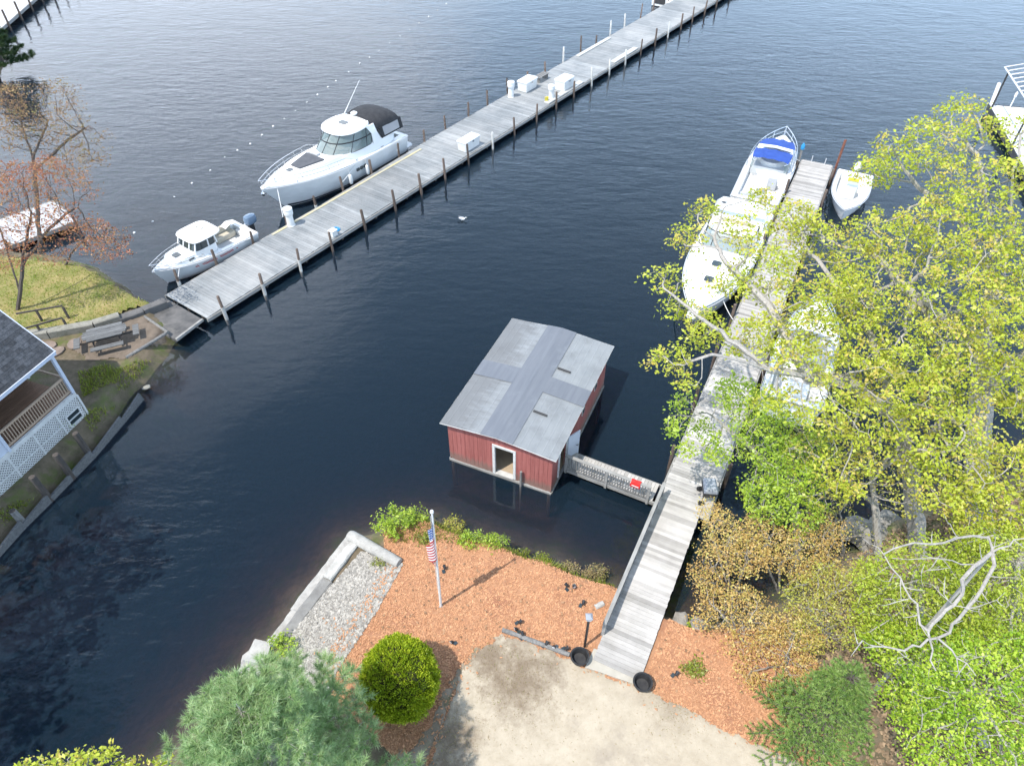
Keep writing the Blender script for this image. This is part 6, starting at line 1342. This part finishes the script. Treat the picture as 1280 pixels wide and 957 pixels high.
# conifers
def needles(name, T, Dn, per, ln, wd, m, parent, seed, cone=.75, tj=.15):
    g = np.random.default_rng(seed); n = len(T) * per; t = np.repeat(T, per, 0); d = np.repeat(Dn, per, 0) + g.normal(0, cone, (n, 3)); d /= np.linalg.norm(d, axis=1)[:, None]
    t = t + np.repeat(Dn, per, 0) * g.uniform(-.5, .2, (n, 1)) * ln
    s = np.cross(d, g.normal(0, 1, (n, 3))); s /= np.linalg.norm(s, axis=1)[:, None] + 1e-9; l = ln * g.uniform(.6, 1.2, (n, 1))
    V = np.stack([t - s * wd, t + s * wd, t + d * l], 1).reshape(-1, 3)
    return fastmesh(name, V, 3, m, np.clip(np.repeat(g.uniform(.1, .9, len(T)), per) + g.normal(0, tj, n), 0, 1), parent)
def conifer(name, label, base, top, rad, leaf, bark, seed, whorl=.5, nb=7, per=30, ln=.17, wd=.006, sub=.28, droop=-.05, upt=.35, z0=.15, cone=.75, r0=.16, tw=.45, power=.8, dirup=.55):
    b = np.array(base, float); h = top - b[2]; g = np.random.default_rng(seed); e = empty(name, tuple(b), 0, label, 'tree'); mb = MB(); mb.tube([(0, 0, 0), (.04, .03, h * .5), (0, 0, h)], [r0, r0 * .6, .012], 8); T = []; Dn = []
    z = h * z0
    while z < h - .15:
        f = (h - z) / (h * (1 - z0)); R_ = rad * f ** power; n = max(4, int(nb * (.6 + .4 * f)))
        for k in range(n):
            a = 2 * PI * (k + g.uniform(-.3, .3)) / n + z * 2.1; Lb = R_ * g.uniform(.6, 1.18) + .12; dirv = np.array([math.cos(a), math.sin(a), 0]); pts = []
            for q in np.linspace(0, 1, 7): pts.append(np.array([0, 0, z]) + dirv * Lb * q + np.array([0, 0, Lb * (droop * q + upt * q * q * .6)]) + g.normal(0, .02, 3))
            mb.tube(pts, [.032 * (1 - .8 * i / 6) * (.12 + f) + .004 for i in range(7)], 5, cap=False)
            nsub = max(3, int(Lb * .85 / sub))
            for q in np.linspace(.25 if f > .2 else .0, 1, nsub if f > .2 else nsub + 2):
                i = min(int(q * 6), 5); p = pts[i] + (pts[i + 1] - pts[i]) * (q * 6 - i)
                for sd in (-1, 1, 0):
                    side = np.array([-dirv[1], dirv[0], 0]) * sd; l2 = tw * (1.15 - .6 * q) * g.uniform(.6, 1.2) * (1 if sd else .6); dd = dirv * .7 + side * .9 + np.array([0, 0, dirup * (.25 if sd else .6)]); dd /= np.linalg.norm(dd); tip = p + dd * l2
                    mb.tube([p, tip], [.008, .003], 3, cap=False)
                    for w_ in (.35, .7, 1.0): T.append(p + (tip - p) * w_); Dn.append(dd * .8 + np.array([0, 0, dirup * .5]))
        z += whorl * g.uniform(.8, 1.2) * (.55 + .45 * f)
    for q in np.linspace(.8, 1, 5): T.append(np.array([0, 0, h * q])); Dn.append(np.array([0, 0, 1.0]))
    mb.build('trunk', M[bark], e, True); needles('crown', np.array(T), np.array(Dn), per, ln, wd, L[leaf], e, seed + 1, cone); return e
pb = V3(300, 886, 8.6); conifer('pine_tree', 'soft grey green pine in the foreground beside the seawall', (pb[0], pb[1], hz(pb[0], pb[1]) - .1), 8.9, 2.95, 'pine', 'bark', 51, whorl=.46, nb=9, per=34, ln=.21, wd=.0065, z0=.22, power=.62, tw=.55)
hb_ = V3(1062, 850, 5.2); conifer('hemlock_tree', 'dark green feathery hemlock at the end of the mulch bed', (hb_[0], hb_[1], hz(hb_[0], hb_[1]) - .1), 5.6, 1.7, 'hemlock', 'barkdark', 52, whorl=.34, nb=8, per=20, ln=.10, wd=.008, sub=.2, droop=-.2, upt=.0, z0=.06, cone=.5, r0=.1, tw=.5, power=.85, dirup=.0)
cb_ = V3(-10, 42, 3.4); conifer('conifer_tree', 'dark conifer poking in at the upper left edge below the corner dock', (cb_[0] - .3, cb_[1], .6), 4.6, 2.1, 'darkgreen', 'barkdark', 53, whorl=.7, nb=7, per=20, ln=.32, wd=.03, sub=.4, z0=.1, power=.6, tw=.6)

# clipped globe bush
gc = V3(500, 852, 2.0); gz = hz(gc[0], gc[1]); e = empty('globe_bush', (gc[0], gc[1], gz), 0, 'round clipped yellow green globe bush in the mulch bed', 'bush'); g_ = np.random.default_rng(61)
RX, RZ, CZ = 1.22, 1.28, 1.22
def globe_r(d): return 1 + .04 * np.sin(d[:, 0] * 3.1 + d[:, 2] * 2.3 + 1) + .035 * np.sin(d[:, 0] * 9 + d[:, 2] * 7) + .03 * np.sin(d[:, 1] * 11 - d[:, 2] * 5) 
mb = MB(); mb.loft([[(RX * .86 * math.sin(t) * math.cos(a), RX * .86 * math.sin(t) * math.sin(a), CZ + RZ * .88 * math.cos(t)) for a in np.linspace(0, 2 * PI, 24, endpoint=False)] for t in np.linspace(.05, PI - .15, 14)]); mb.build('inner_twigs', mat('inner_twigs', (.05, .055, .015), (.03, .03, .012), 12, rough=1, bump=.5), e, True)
d = g_.normal(0, 1, (4200, 3)); d /= np.linalg.norm(d, axis=1)[:, None]; d = d[d[:, 2] > -.85]
C = d * np.array([RX, RX, RZ]) * (globe_r(d) * g_.uniform(.86, 1.0, len(d)))[:, None] + np.array([0, 0, CZ])
# upright sprays: small quads that point outwards and up
per = 14; n = len(C) * per; c = np.repeat(C, per, 0) + g_.normal(0, .035, (n, 3)); dd = np.repeat(d, per, 0) * .75 + np.array([0, 0, .55]) + g_.normal(0, .35, (n, 3)); dd /= np.linalg.norm(dd, axis=1)[:, None]
sd = np.cross(dd, g_.normal(0, 1, (n, 3))); sd /= np.linalg.norm(sd, axis=1)[:, None]; s = .07 * g_.uniform(.6, 1.3, (n, 1))
fastmesh('foliage', np.stack([c - dd * s * .4, c + sd * s * .24, c + dd * s * .7, c - sd * s * .24], 1).reshape(-1, 3), 4, L['globe'], np.clip(np.repeat(g_.uniform(.1, .9, len(C)), per) + g_.normal(0, .18, n), 0, 1), e)

# yellow leaved tree at the bottom left edge
tree('yellow_tree', 'yellow leaved tree top at the bottom left picture edge', 'tree', [[V3(90, 1010, 7) * np.array([1, 1, 0]) + np.array([0, 0, .2]), V3(92, 990, 5), V3(95, 975, 7)]], wb((60, 962, 7.2, .38), (35, 956, 7.2, .2), (100, 956, 7.4, .36), (130, 950, 7.3, .32), (165, 955, 7.2, .22), (90, 975, 7.2, .6), (150, 975, 7, .5), (200, 955, 6.9, .25), (30, 975, 7, .4)), 'oak', 'bark', .1, 62, n=600, step=.13, kill=.13, per=11, spread=.075, size=.10, twig=3, rt=.005)

# red maples on the left bank
rk = dict(step=.32, kill=.34, twig=3, rt=.008)
tree('red_maple', 'budding red maple in front of the whitish platform, left edge', 'tree', [rooted(wp((20, 390, .8), (26, 360, 2.2), (30, 310, 4.2), (40, 265, 6))), wp((24, 370, 1.8), (5, 300, 4.5), (-10, 260, 6)), wp((28, 330, 3.4), (62, 285, 5), (90, 262, 5.8))],
     wb((25, 225, 7.4, 1.3), (60, 215, 7.2, 1.1), (0, 240, 7, 1.4), (90, 225, 6.8, .8), (50, 255, 6.4, 1.3), (85, 275, 5.6, 1.1), (115, 295, 5, 1.0), (20, 280, 5.8, 1.3), (60, 310, 4.4, 1.0), (110, 240, 6.2, .6), (145, 315, 4.4, .7), (5, 320, 4.5, 1.0)), 'redbud', 'barkdark', .11, 71, n=2300, per=20, spread=.2, size=.1, **rk)
tree('red_maple', 'brownish budding maple by the lake nearest the dark conifer, left edge', 'tree', [rooted(wp((48, 318, .4), (46, 250, 3.2), (40, 190, 5.6), (25, 150, 7))), wp((44, 215, 4.6), (80, 180, 6), (105, 160, 6.8)), wp((42, 200, 5.2), (60, 150, 7.2))],
     wb((25, 130, 8.4, 1.3), (70, 118, 8.6, 1.1), (85, 150, 7.6, 1.2), (50, 165, 7.2, 1.3), (105, 175, 6.8, .9), (110, 195, 6.2, .7), (130, 172, 6.8, .4), (20, 165, 7.4, 1.3), (0, 130, 8.2, 1.3), (125, 198, 6, .5), (75, 205, 6, .9), (95, 215, 5.6, .6)), 'rust', 'barkdark', .12, 72, n=2300, per=17, spread=.22, size=.1, **rk)
tree('red_maple', 'red budded sapling reaching over the water left of the pilothouse boat', 'tree', [rooted(wp((80, 335, .7), (88, 318, 1.8), (105, 300, 2.8)))],
     wb((120, 290, 3.2, .9), (95, 290, 3.2, .8), (150, 300, 2.8, .7), (125, 315, 2.2, .7)), 'redbud', 'barkdark', .06, 73, n=600, per=7, spread=.16, size=.11, step=.26, kill=.28, twig=3, rt=.008)
# trees on the left bank just outside the frame; their reflections and shade reach the water in view
for i, (x, y, h_) in enumerate(((-20.5, 11.0, 12.5), (-22.5, 5.5, 13.5))):
    tree('bank_tree', ('leafy tree on the left bank below the house, outside the picture', 'leafy tree farthest down the left bank, outside the picture')[i], 'tree', [[(x, y, .6), (x + .2, y, h_ * .4), (x + .1, y + .3, h_ * .7)]], [(x + a, y + b_, h_ * c_, r_) for a, b_, c_, r_ in ((0, 0, .85, 2.2), (1.5, 1, .65, 2.0), (-1.2, 1.5, .6, 2.0), (.8, -1.6, .6, 2.0), (1.8, -.6, .45, 1.5))], 'darkgreen', 'barkdark', .3, 81 + i, n=420, step=.6, kill=.8, per=11, spread=.4, size=.4, twig=3)

# low plants along the weedy shore
def plant(label, u, v, z, s, leaf, seed, group, nb=26, size=.09, hh=.5, name='shore_plant'):
    p = V3(u, v, z); zz = max(hz(p[0], p[1]), .0); g = np.random.default_rng(seed); e = empty(name, (p[0], p[1], zz), 0, label, 'plant', group); mb = MB(); C = []
    for i in range(nb):
        a = g.uniform(0, 2 * PI); r = s * math.sqrt(g.uniform(0, 1)); t = np.array([math.cos(a) * r, math.sin(a) * r * .8, hh * g.uniform(.5, 1.1) * (1 - .4 * (r / s) ** 2)]); mb.tube([t * np.array([.3, .3, 0]) - np.array([0, 0, .1]), t * np.array([.7, .7, .6]), t], [.008, .006, .003], 4, cap=False)
        C += [t, t * np.array([.85, .85, .8]), t * np.array([.95, .9, .6])]
    mb.build('stems', M['bark'], e); leafcloud('leaves', np.array(C), 9, .085, size, L[leaf], e, seed + 1, .5, .3); return e
W = 'weedy plants along the shore by the mulch'
plant('bushiest yellow green plant, right beside the round ended concrete beam', 496, 664, .75, .85, 'oakgreen', 91, W, 44, .11, .85)
plant('yellow green plant between the concrete beam and the flagpole top', 517, 655, .6, .6, 'oakgreen', 92, W, 30, .1, .75)
plant('small pale plant at the mulch edge left of the flagpole', 530, 678, .8, .35, 'ground', 93, W, 16, .08, .3)
plant('brownish twiggy plant behind the flag at the water edge', 566, 656, .45, .5, 'olive', 94, W, 24, .08, .6)
plant('low green plant at the water edge just right of the flag', 590, 682, .7, .5, 'oakgreen', 95, W, 26, .09, .3)
plant('low yellow green mat midway along the weedy shore', 618, 684, .7, .5, 'oakgreen', 96, W, 26, .09, .22)
plant('small yellow green mat toward the boathouse reflection', 648, 688, .65, .42, 'ground', 97, W, 24, .08, .22)
plant('thin pale plant where the shore turns towards the walkway', 676, 698, .6, .35, 'ground', 98, W, 16, .08, .3)
plant('straw coloured weeds at the shore two steps from the walkway', 712, 708, .5, .4, 'straw', 99, W, 24, .08, .5)
plant('straw coloured weeds tallest of those by the walkway', 745, 714, .4, .45, 'straw', 100, W, 28, .08, .65)
plant('green weeds in the mulch against the lower copper shrub', 868, 838, 1, .4, 'ground', 101, W, 18, .09, .25)
plant('green sprig at the brown water beside the walkway', 866, 778, .6, .25, 'bright', 102, W, 14, .09, .35)
plant('pale green weeds at the mulch edge by the hemlock', 975, 880, 1, .4, 'ground', 103, W, 20, .1, .3)
plant('green plant at the foot of the pine by the gravel', 355, 810, 1.0, .5, 'oakgreen', 104, W, 24, .09, .5)
plant('leafy sprout in front of the white lattice', 86, 533, .8, .3, 'bright', 105, W, 14, .09, .35)
plant('small weeds against the concrete beam in the gravel', 475, 707, 1, .3, 'ground', 106, W, 12, .07, .22)
tag(grass('shore_weeds', np.concatenate([scatter(px([(478, 668), (540, 648), (585, 668), (640, 684), (690, 700), (722, 716), (770, 728), (765, 742), (700, 722), (640, 704), (585, 690), (530, 690), (490, 690)], .4), 2600, 12)]), .08, .3, L['ground'], 13, 0, .016), 'fringe of thin weeds along the shore of the mulch bed', 'weeds', kind='stuff')
# leaf litter and twigs under the right hand trees
rp_ = px([(880, 790), (960, 770), (1040, 715), (1085, 675), (1180, 635), (1300, 600), (1400, 900), (1060, 1000), (1060, 870), (1000, 815)], 1)
tag(chips('leaf_litter', scatter(rp_, 9000, 14), .02, .12, mat('litter', (.26, .18, .11), (.16, .11, .07), 3, rough=.95, tint=.8), 15, aspect=.6, thick=.1, tilt=.7), 'brown leaf litter under the trees on the right bank', 'leaf litter', kind='stuff')

edge = [q for q in (scatter(drive, 5000, 31), scatter(gp, 3000, 32), scatter(soil, 2500, 33))]; E0 = np.concatenate(edge); dm = np.concatenate([-sdist(edge[0], drive), np.abs(sdist(edge[1], mul)), -sdist(edge[2], soil)]); g_ = np.random.default_rng(34)
E0 = E0[g_.uniform(0, 1, len(E0)) < np.exp(-np.clip(dm, 0, 9) / .16) * .7]
tag(chips('stray_chips', E0, .075, .075, M['chip'], 35, tilt=.5), 'stray bark chips kicked out over the gravel and the sandy driveway', 'mulch', kind='stuff')
Ds = scatter([q for q in drive if q[1] > 3], 9000, 36); cs = np.array([(a, b_) for a, b_, r_, k_ in sp_]); rs = np.array([r_ for a, b_, r_, k_ in sp_]); near = (np.linalg.norm(Ds[:, None] - cs[None], axis=2) / rs).min(1)
Ds = Ds[g_.uniform(0, 1, len(Ds)) < np.exp(-near ** 2) * .9 + .03]
tag(grass('dead_grass', Ds, .03, .09, L['straw'], 37, .05, .012), 'thin dead grass in the brown patches of the sandy driveway', 'grass', kind='stuff')
Dl = scatter([q for q in mul], 900, 38); Dl = Dl[clear_of_path(Dl) & (sdist(Dl, drive) > .05) & (sdist(Dl, soil) > .05)]
tag(chips('fallen_leaves', Dl, .06, .075, mat('fallen_leaf', (.34, .20, .11), (.24, .14, .08), 3, rough=.9, tint=.8), 39, aspect=.6, thick=.08, tilt=.6), 'brown fallen leaves and dark bits lying on the orange mulch', 'leaf litter', kind='stuff')
